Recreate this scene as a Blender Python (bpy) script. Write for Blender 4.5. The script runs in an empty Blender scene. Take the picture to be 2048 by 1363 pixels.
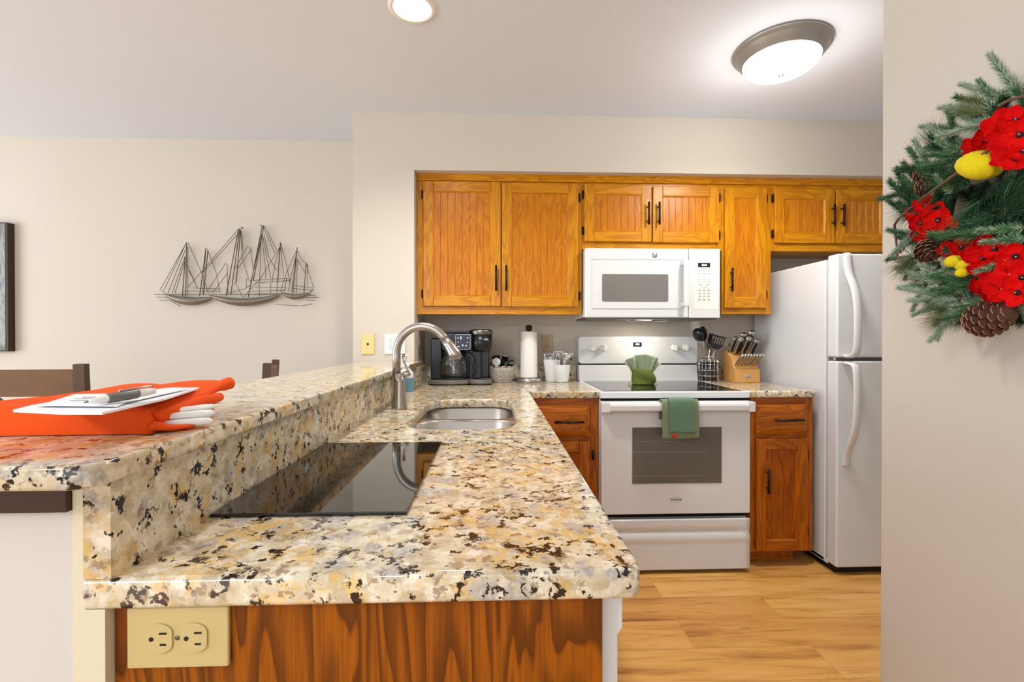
import bpy, bmesh, math, random
from mathutils import Vector, Matrix, Euler, noise as mnoise
R = math.radians; PI = math.pi
SC = bpy.context.scene; COL = SC.collection

# ------------------------------------------------------------------ camera, light, exposure
F_PX, CAM_H = 960.0, 1.184
YAW = math.atan((1024-988)/F_PX); PIT = math.atan((681.5-676)/F_PX)
cd = bpy.data.cameras.new('camera'); cam = bpy.data.objects.new('camera', cd); COL.objects.link(cam)
cd.sensor_width = 36; cd.lens = F_PX/2048*36; cd.clip_start = .02
cam.location = (0, 0, CAM_H); cam.rotation_euler = (PI/2-PIT, 0, -YAW)
SC.camera = cam
SC.view_settings.view_transform = 'Standard'; SC.view_settings.look = 'None'
SC.view_settings.gamma = 1; SC.view_settings.use_curve_mapping = False
SC.view_settings.exposure = 0.50
w = bpy.data.worlds.new('world'); SC.world = w; w.use_nodes = True
w.node_tree.nodes['Background'].inputs[0].default_value = (.84, .93, 1.0, 1)
w.node_tree.nodes['Background'].inputs[1].default_value = .42

def light(name, typ, loc, energy, color=(1, 1, 1), size=.5, size_y=None, rot=(0, 0, 0), **k):
    l = bpy.data.lights.new(name, typ); l.energy = energy; l.color = color
    if typ == 'AREA':
        l.shape = 'RECTANGLE' if size_y else 'DISK'; l.size = size
        if size_y: l.size_y = size_y
    elif typ == 'POINT' or typ == 'SPOT': l.shadow_soft_size = size
    for a, v in k.items(): setattr(l, a, v)
    o = bpy.data.objects.new(name, l); COL.objects.link(o); o.location = loc; o.rotation_euler = rot
    return o
# unseen area fill, added behind the camera and at left, aimed up
light('fill_area', 'AREA', (-1.2, -2.9, 1.3), 40, (.86, .94, 1.0), 3.6, 1.9, (R(128), 0, 0))
light('fill_area', 'AREA', (-5.4, .6, 1.2), 112, (.86, .94, 1.0), 3.0, 1.9, (R(112), 0, R(-90)))

light('fill_point', 'POINT', (-1.7, -.9, 2.05), 40, (1, .985, .96), .15)  # added point light out of frame, lifts the ceiling and counter tops

# ------------------------------------------------------------------ measuring helper: photo pixel -> point on a real plane
_f = Vector((math.sin(YAW)*math.cos(PIT), math.cos(YAW)*math.cos(PIT), -math.sin(PIT)))
_r = Vector((math.cos(YAW), -math.sin(YAW), 0)); _u = _r.cross(_f)
def at(px, py, Y=None, X=None, Z=None):
    d = _f + _r*((px-1024)/F_PX) - _u*((py-681.5)/F_PX)
    t = X/d.x if X is not None else Y/d.y if Y is not None else (Z-CAM_H)/d.z
    return Vector((0, 0, CAM_H)) + d*t

# ------------------------------------------------------------------ materials
MATS = {}
def srgb(r, g, b):
    f = lambda c: (c/255/12.92) if c/255 <= .04045 else ((c/255+.055)/1.055)**2.4
    return (f(r), f(g), f(b), 1)
class NT:
    def __init__(s, name):
        s.m = bpy.data.materials.new(name); s.m.use_nodes = True; s.n = s.m.node_tree.nodes; s.l = s.m.node_tree.links
        s.b = s.n['Principled BSDF']; MATS[name] = s.m
    def add(s, t, **k):
        n = s.n.new(t)
        for a, v in k.items():
            if a.startswith('i_'):
                key = a[2:]; key = int(key) if key.isdigit() else key.replace('_', ' ')
                n.inputs[key].default_value = v
            else: setattr(n, a, v)
        return n
    def link(s, a, b): s.l.new(a, b)
    def coord(s, scale=(1, 1, 1), rnd=False, kind='Object'):
        tc = s.add('ShaderNodeTexCoord'); mp = s.add('ShaderNodeMapping'); mp.inputs['Scale'].default_value = scale
        s.link(tc.outputs[kind], mp.inputs[0])
        if rnd:
            oi = s.add('ShaderNodeObjectInfo'); mu = s.add('ShaderNodeMath', operation='MULTIPLY'); mu.inputs[1].default_value = 37
            s.link(oi.outputs['Random'], mu.inputs[0]); s.link(mu.outputs[0], mp.inputs['Location'])
        return mp.outputs[0]
    def noise(s, vec, scale, detail=3, rough=.5, dist=0):
        n = s.add('ShaderNodeTexNoise'); n.inputs['Scale'].default_value = scale; n.inputs['Detail'].default_value = detail
        n.inputs['Roughness'].default_value = rough; n.inputs['Distortion'].default_value = dist
        s.link(vec, n.inputs['Vector']); return n.outputs['Fac']
    def ramp(s, fac, stops, interp='LINEAR'):
        r = s.add('ShaderNodeValToRGB'); e = r.color_ramp.elements; r.color_ramp.interpolation = interp
        while len(e) < len(stops): e.new(.5)
        for x, (p, c) in zip(e, stops):
            x.position = p; x.color = c if len(c) == 4 else (*c, 1)
        s.link(fac, r.inputs[0]); return r.outputs[0]
    def mix(s, fac, a, b, mode='MIX'):
        m = s.add('ShaderNodeMix', data_type='RGBA', blend_type=mode)
        for v, i in ((fac, 0), (a, 6), (b, 7)):
            if hasattr(v, 'is_output'): s.link(v, m.inputs[i])
            else: m.inputs[i].default_value = v
        return m.outputs[2]
    def math(s, op, a, b=0.0):
        m = s.add('ShaderNodeMath', operation=op)
        for v, i in ((a, 0), (b, 1)):
            if hasattr(v, 'is_output'): s.link(v, m.inputs[i])
            else: m.inputs[i].default_value = v
        return m.outputs[0]
    def bump(s, h, strength=.2, dist=.002):
        b = s.add('ShaderNodeBump'); b.inputs['Strength'].default_value = strength; b.inputs['Distance'].default_value = dist
        s.link(h, b.inputs['Height']); s.link(b.outputs[0], s.b.inputs['Normal'])
    def base(s, c):
        if hasattr(c, 'is_output'): s.link(c, s.b.inputs['Base Color'])
        else: s.b.inputs['Base Color'].default_value = c
def plain(name, c, rough=.5, metal=0, bump=None, spec=.5, coat=0, emis=None, estr=0, var=0, trans=0, ior=1.45, sheen=0, alpha=1):
    t = NT(name); t.b.inputs['Roughness'].default_value = rough; t.b.inputs['Metallic'].default_value = metal
    t.b.inputs['Specular IOR Level'].default_value = spec; t.b.inputs['Coat Weight'].default_value = coat
    t.b.inputs['Transmission Weight'].default_value = trans; t.b.inputs['IOR'].default_value = ior
    t.b.inputs['Sheen Weight'].default_value = sheen; t.b.inputs['Alpha'].default_value = alpha
    v = t.coord()
    if var:
        n = t.noise(v, 6, 3); k = tuple(x*(1-var) for x in c[:3])+(1,)
        t.base(t.mix(n, c, k))
    else:
        n = t.noise(v, 40, 2); k = tuple(x*.97 for x in c[:3])+(1,); t.base(t.mix(n, c, k))
    if bump: t.bump(t.noise(v, bump[0], 4, .6), bump[1], bump[2])
    if emis: t.b.inputs['Emission Color'].default_value = emis; t.b.inputs['Emission Strength'].default_value = estr
    return t.m

def oak(name, light_c, mid_c, dark_c, axis, rough=.3, rings=13, contrast=1.0, dens=1.0):
    t = NT(name)
    sc = {'z': (9*dens, 9*dens, 1.15), 'x': (1.15, 9*dens, 9*dens)}[axis]
    v = t.coord(sc, rnd=True)
    n = t.noise(v, 1.0, 3.2, .48, .35)
    ring = t.math('FRACT', t.math('MULTIPLY', n, rings))
    band = t.ramp(ring, [(0, (.1,)*3), (.3, (.1,)*3), (.62, (.75,)*3), (.90, (1, 1, 1)), (.97, (.2,)*3), (1, (.1,)*3)])
    fs = {'z': (260, 260, 7), 'x': (7, 260, 260)}[axis]
    pores = t.ramp(t.noise(t.coord(fs, rnd=True), 1.0, 3, .7), [(.42, (0, 0, 0)), (.68, (1, 1, 1))])
    tone = t.noise(t.coord(tuple(x*.5 for x in sc), rnd=True), 1.0, 1)
    c = t.mix(tone, light_c, mid_c)
    c = t.mix(t.math('MULTIPLY', band, .62*contrast), c, dark_c)
    c = t.mix(t.math('MULTIPLY', pores, .38*contrast), c, dark_c)
    t.base(c); t.b.inputs['Roughness'].default_value = rough; t.b.inputs['Specular IOR Level'].default_value = .3; t.b.inputs['Coat Weight'].default_value = .08
    t.b.inputs['Coat Roughness'].default_value = .15
    t.bump(pores, .12, .001)
    return t.m
UL, UM, UD = srgb(212, 148, 8), srgb(202, 132, 2), srgb(160, 86, 0)
LL, LM, LD = srgb(192, 108, 6), srgb(178, 92, 2), srgb(116, 50, 0)  # base cabinet oak: darker and redder, its dimmer light put into the colour
oak('oak_upper_v', UL, UM, UD, 'z'); oak('oak_upper_h', UL, UM, UD, 'x')
oak('oak_upper_panel', srgb(208, 134, 6), srgb(196, 116, 0), srgb(158, 82, 0), 'z', rings=16, dens=1.3)
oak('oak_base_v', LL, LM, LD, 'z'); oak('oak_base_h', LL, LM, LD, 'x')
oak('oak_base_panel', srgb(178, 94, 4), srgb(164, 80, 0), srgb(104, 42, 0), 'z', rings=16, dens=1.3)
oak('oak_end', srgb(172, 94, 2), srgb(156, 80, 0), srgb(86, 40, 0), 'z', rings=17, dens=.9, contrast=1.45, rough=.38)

def granite():
    t = NT('granite'); v = t.coord()
    wn = t.add('ShaderNodeTexNoise'); wn.inputs['Scale'].default_value = 90; wn.inputs['Detail'].default_value = 4; wn.inputs['Roughness'].default_value = .65
    t.link(v, wn.inputs['Vector'])
    sub = t.add('ShaderNodeVectorMath', operation='SUBTRACT'); t.link(wn.outputs['Color'], sub.inputs[0]); sub.inputs[1].default_value = (.5, .5, .5)
    vm = t.add('ShaderNodeVectorMath', operation='SCALE'); vm.inputs['Scale'].default_value = .026; t.link(sub.outputs[0], vm.inputs[0])
    va = t.add('ShaderNodeVectorMath', operation='ADD'); t.link(v, va.inputs[0]); t.link(vm.outputs[0], va.inputs[1]); vd = va.outputs[0]
    def cells(scale, off=(0, 0, 0)):
        mp = t.add('ShaderNodeMapping'); mp.inputs['Location'].default_value = off; t.link(vd, mp.inputs[0])
        vo = t.add('ShaderNodeTexVoronoi'); vo.inputs['Scale'].default_value = scale; t.link(mp.outputs[0], vo.inputs['Vector'])
        sp = t.add('ShaderNodeSeparateColor'); t.link(vo.outputs['Color'], sp.inputs[0]); return sp.outputs, vo.outputs['Distance']
    (r1, g1, b1), d1 = cells(62)
    c = t.ramp(r1, [(.0, srgb(168, 148, 112)), (.18, srgb(214, 200, 168)), (.4, srgb(236, 228, 210)), (.6, srgb(196, 178, 138)), (.8, srgb(222, 210, 180))], 'CONSTANT')
    soft = t.ramp(t.noise(v, 40, 4, .6), [(.35, srgb(176, 158, 128)), (.6, srgb(230, 222, 204))])
    c = t.mix(.5, c, soft)
    (r2, g2, b2), d2 = cells(27, (3, 1, 7))
    gm = t.ramp(r2, [(.66, (0, 0, 0)), (.67, (1, 1, 1))], 'CONSTANT'); gd = t.ramp(d2, [(.42, (1, 1, 1)), (.56, (0, 0, 0))])
    gcol = t.ramp(t.noise(v, 130, 4, .7), [(.35, srgb(150, 146, 142)), (.65, srgb(206, 200, 192))])
    c = t.mix(t.math('MULTIPLY', t.math('MULTIPLY', gm, gd), .85), c, gcol)
    yn = t.noise(v, 16, 2, .5); (r3, g3, b3), d3 = cells(80, (5, 2, 1))
    ym = t.math('MULTIPLY', t.ramp(yn, [(.50, (0, 0, 0)), (.60, (1, 1, 1))]), t.ramp(r3, [(.42, (0, 0, 0)), (.5, (1, 1, 1))]))
    c = t.mix(t.math('MULTIPLY', ym, .62), c, srgb(218, 176, 84))
    (r4, g4, b4), d4 = cells(125, (1, 8, 2))
    bmask = t.ramp(t.noise(v, 22, 2), [(.50, (0, 0, 0)), (.58, (1, 1, 1))])
    bm = t.math('MULTIPLY', t.ramp(r4, [(.76, (0, 0, 0)), (.78, (1, 1, 1))]), bmask)
    c = t.mix(t.math('MULTIPLY', bm, .65), c, srgb(124, 92, 62))
    (r5, g5, b5), d5 = cells(140, (9, 4, 6))
    mo = t.add('ShaderNodeMapping'); mo.inputs['Location'].default_value = (3.1, 7.7, 1.3); t.link(v, mo.inputs[0])
    kmask = t.ramp(t.noise(mo.outputs[0], 40, 3, .55), [(.565, (0, 0, 0)), (.59, (1, 1, 1))])
    km = t.math('MULTIPLY', t.ramp(r5, [(.46, (0, 0, 0)), (.48, (1, 1, 1))]), kmask)
    c = t.mix(km, c, srgb(40, 30, 27))
    t.base(c); t.b.inputs['Roughness'].default_value = .09; t.b.inputs['Specular IOR Level'].default_value = .55
granite()

def wallpaint(name, c, rough=.85):
    t = NT(name); v = t.coord(); n = t.noise(v, 2.5, 2)
    t.base(t.mix(n, c, tuple(x*.96 for x in c[:3])+(1,))); t.b.inputs['Roughness'].default_value = rough
    t.b.inputs['Specular IOR Level'].default_value = .25
    t.bump(t.noise(v, 220, 3, .6), .12, .001)
wallpaint('wall_paint', srgb(206, 198, 186)); wallpaint('pony_paint', srgb(214, 208, 204)); wallpaint('cream_paint', srgb(224, 216, 190), .45)
wallpaint('ceiling_paint', srgb(220, 227, 240), .9)

def floor_mat():
    t = NT('floor_planks'); v = t.coord()
    br = t.add('ShaderNodeTexBrick'); t.link(v, br.inputs['Vector'])
    for k, val in dict(Color1=(0, 0, 0, 1), Color2=(1, 1, 1, 1), Mortar=(0, 0, 0, 1)).items(): br.inputs[k].default_value = val
    br.inputs['Scale'].default_value = 1; br.inputs['Brick Width'].default_value = 1.22; br.inputs['Row Height'].default_value = .18
    br.inputs['Mortar Size'].default_value = .0008; br.inputs['Mortar Smooth'].default_value = .2; br.offset = .37
    sep = t.add('ShaderNodeSeparateColor'); t.link(br.outputs['Color'], sep.inputs[0])
    cmb = t.add('ShaderNodeCombineXYZ'); t.link(t.math('MULTIPLY', sep.outputs[0], 19), cmb.inputs[2])
    va = t.add('ShaderNodeVectorMath', operation='ADD'); t.link(v, va.inputs[0]); t.link(cmb.outputs[0], va.inputs[1])
    mp = t.add('ShaderNodeMapping'); mp.inputs['Scale'].default_value = (1.3, 11, 1); t.link(va.outputs[0], mp.inputs[0])
    g = t.noise(mp.outputs[0], 1.6, 5, .6, .5)
    c = t.ramp(g, [(.3, srgb(172, 116, 54)), (.45, srgb(218, 166, 88)), (.62, srgb(232, 184, 108)), (.8, srgb(204, 150, 76))])
    tone = t.ramp(sep.outputs[0], [(0, srgb(222, 196, 160)), (1, (1, 1, 1, 1))])
    c = t.mix(.7, c, tone, 'MULTIPLY')
    mp2 = t.add('ShaderNodeMapping'); mp2.inputs['Scale'].default_value = (2.2, 40, 1); t.link(va.outputs[0], mp2.inputs[0])
    st = t.ramp(t.noise(mp2.outputs[0], 1.2, 4, .6, .8), [(.6, (0, 0, 0)), (.72, (1, 1, 1))])
    c = t.mix(t.math('MULTIPLY', st, .5), c, srgb(120, 78, 40))
    mp3 = t.add('ShaderNodeMapping'); mp3.inputs['Scale'].default_value = (2.6, 9, 1); t.link(va.outputs[0], mp3.inputs[0])
    kn = t.ramp(t.noise(mp3.outputs[0], .9, 4, .7, 1.2), [(.64, (0, 0, 0)), (.72, (1, 1, 1))])
    c = t.mix(t.math('MULTIPLY', kn, .65), c, srgb(110, 72, 44))
    c = t.mix(t.math('MULTIPLY', br.outputs['Fac'], .7), c, srgb(120, 80, 40))
    t.base(c); t.b.inputs['Roughness'].default_value = .42
floor_mat()

plain('white_enamel', srgb(220, 221, 222), .22, spec=.5)
plain('white_textured', srgb(218, 222, 226), .35, bump=(400, .1, .0005))
plain('white_plastic', srgb(236, 234, 228), .4)
plain('cooktop_glass', (.006, .006, .007, 1), .035, spec=.8)
plain('oven_glass', srgb(92, 88, 82), .14, spec=.6)
plain('micro_glass', srgb(120, 118, 114), .1, spec=.6)
plain('black_plastic', srgb(22, 22, 25), .28)
plain('black_matte', srgb(16, 14, 14), .6)
plain('dark_gap', (.004, .004, .004, 1), .9)
plain('bronze', srgb(44, 30, 24), .38, .55)
plain('steel', srgb(188, 184, 178), .3, 1)
plain('steel_dark', srgb(120, 116, 110), .35, 1)
plain('nickel', srgb(176, 170, 162), .27, .9)
plain('brushed_rim', srgb(158, 156, 150), .4, .6)
plain('chrome', srgb(225, 225, 228), .08, 1)
plain('base_silver', srgb(120, 116, 112), .35, .4)
plain('ivory', srgb(222, 200, 132), .38)
plain('ivory_panel', srgb(204, 184, 128), .38)
plain('tan_plate', srgb(186, 162, 122), .4)
plain('slot_dark', srgb(28, 18, 12), .7)
plain('glass_clear', (1, 1, 1, 1), .02, trans=1, ior=1.45)
plain('bottle_plastic', srgb(232, 234, 232), .3, trans=.15)
plain('label_blue', srgb(120, 172, 196), .45, var=.5)
plain('paper_white', srgb(240, 238, 234), .85, bump=(120, .25, .001))
plain('card_white', srgb(235, 238, 244), .55)
plain('pen_gray', srgb(110, 108, 104), .4)
plain('pen_ink', srgb(60, 60, 90), .5)
plain('print_gray', srgb(150, 150, 148), .6)
plain('print_dark', srgb(64, 58, 52), .5)
plain('display_black', srgb(30, 32, 38), .2)
plain('display_digits', (.9, .95, 1, 1), .4, emis=(.85, .93, 1, 1), estr=2.2)
plain('panel_navy', srgb(30, 32, 52), .2)
plain('block_wood', srgb(214, 160, 92), .4, bump=(60, .1, .001), var=.18)
plain('badge_gray', srgb(170, 172, 174), .3, .6)
plain('green_terry', srgb(92, 128, 98), .95, bump=(260, 1.0, .004), sheen=.4, var=.25)
plain('green_pale', srgb(122, 134, 100), .95, bump=(420, .8, .002), sheen=.3, var=.2)
plain('green_napkin', srgb(166, 180, 146), .95, bump=(300, .7, .002), sheen=.3, var=.2)
plain('green_band', srgb(112, 126, 52), .9, bump=(300, .7, .002), var=.35)
plain('red_tag', srgb(190, 28, 32), .7)
plain('orange_cloth', srgb(240, 84, 20), .85, bump=(260, .35, .002), spec=.2, var=.18)
plain('dark_walnut', srgb(92, 66, 44), .55, bump=(60, .2, .001), var=.5)
plain('chair_rail', srgb(122, 84, 48), .55, bump=(60, .2, .001), var=.45)
plain('brown_board', srgb(72, 40, 30), .5, var=.3)
plain('wire_metal', srgb(86, 72, 58), .45, .4)
plain('hull_metal', srgb(140, 132, 120), .38, .5, var=.35)
plain('frame_brown', srgb(58, 38, 28), .6)
plain('wicker', srgb(226, 216, 200), .8, bump=(150, .8, .003), var=.5)
plain('foil_black', srgb(24, 26, 32), .25)
plain('foil_silver', srgb(190, 192, 196), .3, .8)
plain('needle_dark', srgb(30, 72, 44), .6, var=.5)
plain('needle_mid', srgb(84, 128, 80), .6, var=.4)
plain('needle_frost', srgb(176, 192, 170), .7, var=.4)
plain('needle_olive', srgb(118, 118, 64), .6, var=.4)
plain('twig_brown', srgb(104, 76, 62), .7, var=.4)
plain('cone_brown', srgb(92, 54, 38), .7, var=.5)
plain('cone_tip', srgb(150, 112, 84), .7)
plain('petal_red', srgb(220, 4, 4), .8, spec=.15, var=.3)
plain('petal_core', srgb(40, 14, 12), .8)
plain('feather_yellow', srgb(236, 214, 14), .9, bump=(300, .8, .003), var=.25)
plain('berry', srgb(150, 100, 52), .4, var=.3)
plain('filter_gray', srgb(140, 134, 112), .5, .4)

def lamp_mat(name, c, s):
    t = NT(name); t.base(srgb(245, 243, 238)); t.b.inputs['Emission Color'].default_value = c; t.b.inputs['Emission Strength'].default_value = s
    t.b.inputs['Roughness'].default_value = .4
lamp_mat('lamp_glass', (1, .97, .92, 1), 5); lamp_mat('can_lens', (1, .97, .93, 1), 4); lamp_mat('hood_lens', (1, .9, .75, 1), 6)

def painting_mat():
    t = NT('painting_canvas'); v = t.coord((6, 1, 2.5))
    c = t.ramp(t.noise(v, 1.6, 6, .7, .8), [(.3, srgb(62, 66, 60)), (.45, srgb(112, 116, 108)), (.55, srgb(150, 156, 150)), (.68, srgb(96, 92, 110)), (.8, srgb(190, 186, 170))])
    t.base(c); t.b.inputs['Roughness'].default_value = .6
painting_mat()
def oven_window():
    t = NT('oven_window'); v = t.coord((320, 1, 1))
    wv = t.add('ShaderNodeTexWave'); wv.inputs['Scale'].default_value = .5; t.link(v, wv.inputs['Vector'])
    c = t.mix(wv.outputs['Fac'], srgb(80, 76, 68), srgb(118, 113, 104)); t.base(c)
    t.b.inputs['Roughness'].default_value = .2
oven_window()

# ------------------------------------------------------------------ mesh building
class MB:
    def __init__(s): s.v = []; s.f = []; s.mi = []; s.sm = []
    def _add(s, vs, fs, m=0, sm=False):
        o = len(s.v); s.v += [tuple(v) for v in vs]
        for f in fs: s.f.append(tuple(o+i for i in f)); s.mi.append(m); s.sm.append(sm)
        return s
    def box(s, x0, x1, y0, y1, z0, z1, m=0, M=None):
        vs = [Vector((x, y, z)) for z in (z0, z1) for y in (y0, y1) for x in (x0, x1)]
        if M: vs = [M @ v for v in vs]
        return s._add(vs, [(0, 2, 3, 1), (4, 5, 7, 6), (0, 1, 5, 4), (1, 3, 7, 5), (3, 2, 6, 7), (2, 0, 4, 6)], m)
    def prism(s, pts, axis, a, b, m=0, sm=False, M=None):
        """pts: 2D outline in the plane across `axis`, extruded from a to b"""
        def P(p, t):
            v = Vector((t, p[0], p[1])) if axis == 'x' else Vector((p[0], t, p[1])) if axis == 'y' else Vector((p[0], p[1], t))
            return M @ v if M else v
        n = len(pts); vs = [P(p, a) for p in pts]+[P(p, b) for p in pts]
        s._add(vs, [(i, (i+1) % n, n+(i+1) % n, n+i) for i in range(n)], m, sm)
        o = len(s.v)-2*n; s.f += [tuple(o+i for i in reversed(range(n))), tuple(o+n+i for i in range(n))]; s.mi += [m, m]; s.sm += [False, False]
        return s
    def lathe(s, prof, c=(0, 0, 0), n=32, m=0, M=None, sm=True, sx=1, sy=1, cap=True):
        """prof: (radius, z) list, turned about z through c"""
        vs = []; fs = []
        for r, z in prof:
            for i in range(n):
                a = 2*PI*i/n; vs.append(Vector((r*sx*math.cos(a), r*sy*math.sin(a), z)))
        for j in range(len(prof)-1):
            for i in range(n):
                k = (i+1) % n; fs.append((j*n+i, j*n+k, (j+1)*n+k, (j+1)*n+i))
        if M: vs = [M @ v for v in vs]
        vs = [v+Vector(c) for v in vs]; s._add(vs, fs, m, sm)
        if cap:
            o = len(s.v)-len(vs)
            if prof[0][0] > 1e-5: s.f.append(tuple(o+i for i in reversed(range(n)))); s.mi.append(m); s.sm.append(False)
            if prof[-1][0] > 1e-5: s.f.append(tuple(o+(len(prof)-1)*n+i for i in range(n))); s.mi.append(m); s.sm.append(False)
        return s
    def tube(s, path, r, n=8, m=0, sm=True, flat=(1, 1), ref=None, cap=True):
        """sweep a circle (or flattened ellipse) along path; r number or list"""
        path = [Vector(p) for p in path]; N = len(path); rr = r if isinstance(r, (list, tuple)) else [r]*N
        vs = []; fs = []
        t0 = (path[1]-path[0]).normalized(); up = Vector(ref) if ref else (Vector((0, 0, 1)) if abs(t0.z) < .9 else Vector((1, 0, 0)))
        u = t0.cross(up).normalized()
        for i, p in enumerate(path):
            t = (path[min(i+1, N-1)]-path[max(i-1, 0)]).normalized()
            u = (u-t*u.dot(t)).normalized(); w = t.cross(u)
            for k in range(n):
                a = 2*PI*k/n; vs.append(p+u*math.cos(a)*rr[i]*flat[0]+w*math.sin(a)*rr[i]*flat[1])
        for j in range(N-1):
            for k in range(n): q = (k+1) % n; fs.append((j*n+k, j*n+q, (j+1)*n+q, (j+1)*n+k))
        s._add(vs, fs, m, sm)
        if cap:
            o = len(s.v)-len(vs); s.f += [tuple(o+i for i in reversed(range(n))), tuple(o+(N-1)*n+i for i in range(n))]; s.mi += [m, m]; s.sm += [False, False]
        return s
    def ball(s, c, r, m=0, n=12, sx=1, sy=1, sz=1, M=None):
        prof = [(max(1e-6, r*math.sin(PI*j/n)), -r*sz*math.cos(PI*j/n)) for j in range(n+1)]
        return s.lathe(prof, c, n+4, m, M, True, sx, sy, cap=False)
    def grid(s, P, nu, nv, m=0, sm=True, thick=None):
        """P(u,v)->Vector; with thick, a closed sheet"""
        vs = [P(i/nu, j/nv) for j in range(nv+1) for i in range(nu+1)]; W = nu+1
        fs = [(j*W+i, j*W+i+1, (j+1)*W+i+1, (j+1)*W+i) for j in range(nv) for i in range(nu)]
        if thick:
            nrm = []
            for j in range(nv+1):
                for i in range(nu+1):
                    a = vs[j*W+min(i+1, nu)]-vs[j*W+max(i-1, 0)]; b = vs[min(j+1, nv)*W+i]-vs[max(j-1, 0)*W+i]
                    c = a.cross(b); nrm.append(c.normalized() if c.length > 1e-12 else Vector((0, 0, 1)))
            N = len(vs); vs2 = [v-n*thick for v, n in zip(vs, nrm)]
            fs2 = [tuple(N+i for i in reversed(f)) for f in fs]
            edge = [i for i in range(W)]+[j*W+nu for j in range(1, nv+1)]+[nv*W+i for i in range(nu-1, -1, -1)]+[j*W for j in range(nv-1, 0, -1)]
            fs3 = [(edge[(k+1) % len(edge)], edge[k], N+edge[k], N+edge[(k+1) % len(edge)]) for k in range(len(edge))]
            vs = vs+vs2; fs = fs+fs2+fs3
        return s._add(vs, fs, m, sm)
    def build(s, name, mats, parent=None, loc=None, bevel=0, seg=2, sub=0, fix=True):
        if isinstance(mats, str): mats = [mats]
        org = Vector(parent['_org']) if parent else Vector(loc or (0, 0, 0))
        me = bpy.data.meshes.new(name); me.from_pydata([tuple(Vector(v)-org) for v in s.v], [], s.f)
        for k in mats: me.materials.append(MATS[k])
        me.polygons.foreach_set('material_index', s.mi); me.polygons.foreach_set('use_smooth', s.sm)
        if fix:
            bm = bmesh.new(); bm.from_mesh(me); bmesh.ops.recalc_face_normals(bm, faces=bm.faces); bm.to_mesh(me); bm.free()
        me.update()
        o = bpy.data.objects.new(name, me); COL.objects.link(o)
        if parent: o.parent = parent
        else: o.location = org
        o['_org'] = tuple(org)
        if bevel:
            b = o.modifiers.new('bevel', 'BEVEL'); b.width = bevel; b.segments = seg; b.limit_method = 'ANGLE'; b.angle_limit = R(40)
            b.harden_normals = True
        if sub:
            b = o.modifiers.new('sub', 'SUBSURF'); b.levels = sub; b.render_levels = sub
        return o
def tag(o, label=None, cat=None, group=None, kind=None):
    if label: o['label'] = label
    if cat: o['category'] = cat
    if group: o['group'] = group
    if kind: o['kind'] = kind
    return o
def thing(name, label, cat, loc, group=None):
    o = bpy.data.objects.new(name, None); COL.objects.link(o); o.location = loc; o.empty_display_size = .05
    o['_org'] = tuple(loc); return tag(o, label, cat, group)
def struct(name, mb, mat, loc=(0, 0, 0), **k): return tag(mb.build(name, mat, loc=loc, **k), kind='structure')
def copy_tree(o, parent=None):
    c = o.copy(); COL.objects.link(c)
    if parent: c.parent = parent
    for ch in list(o.children): copy_tree(ch, c)
    return c
def text(s, name, mat, size, origin, right, up, parent, depth=.0006, align='CENTER', sx=1.0):
    cu = bpy.data.curves.new(name, 'FONT'); cu.body = s; cu.size = size; cu.extrude = depth/2; cu.align_x = align; cu.align_y = 'CENTER'
    to = bpy.data.objects.new('tmp', cu); COL.objects.link(to)
    dg = bpy.context.evaluated_depsgraph_get(); me = bpy.data.meshes.new_from_object(to.evaluated_get(dg))
    bpy.data.objects.remove(to); me.name = name; me.materials.clear(); me.materials.append(MATS[mat])
    r = Vector(right).normalized(); u = Vector(up).normalized(); n = r.cross(u)
    o0 = Vector(origin)-Vector(parent['_org'])
    for v in me.vertices: v.co = o0+r*v.co.x*sx+u*v.co.y+n*v.co.z
    o = bpy.data.objects.new(name, me); COL.objects.link(o); o.parent = parent; o['_org'] = parent['_org']
    return o
def rrect(x0, x1, y0, y1, r, n=6):
    pts = []
    for cx, cy, a0 in ((x1-r, y1-r, 0), (x0+r, y1-r, 90), (x0+r, y0+r, 180), (x1-r, y0+r, 270)):
        for k in range(n+1): a = R(a0+90*k/n); pts.append((cx+r*math.cos(a), cy+r*math.sin(a)))
    return pts
def rot_to(d, up=(0, 0, 1)):
    return Vector(d).to_track_quat('Z', 'Y').to_matrix().to_4x4()
def curve_slab(name, mat, outer, holes, z0, z1, bev, loc):
    cu = bpy.data.curves.new(name, 'CURVE'); cu.dimensions = '2D'; cu.fill_mode = 'BOTH'
    cu.bevel_depth = bev; cu.bevel_resolution = 3; cu.extrude = (z1-z0)/2-bev; cu.offset = -bev
    for pts in [outer]+holes:
        sp = cu.splines.new('POLY'); sp.points.add(len(pts)-1); sp.use_cyclic_u = True
        for p, q in zip(sp.points, pts): p.co = (q[0]-loc[0], q[1]-loc[1], 0, 1)
    t = bpy.data.objects.new('tmp', cu); COL.objects.link(t)
    dg = bpy.context.evaluated_depsgraph_get(); me = bpy.data.meshes.new_from_object(t.evaluated_get(dg)); bpy.data.objects.remove(t)
    me.name = name; me.materials.clear(); me.materials.append(MATS[mat])
    for v in me.vertices: v.co.z += (z0+z1)/2-loc[2]
    o = bpy.data.objects.new(name, me); COL.objects.link(o); o.location = loc; o['_org'] = tuple(loc)
    return o

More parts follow.
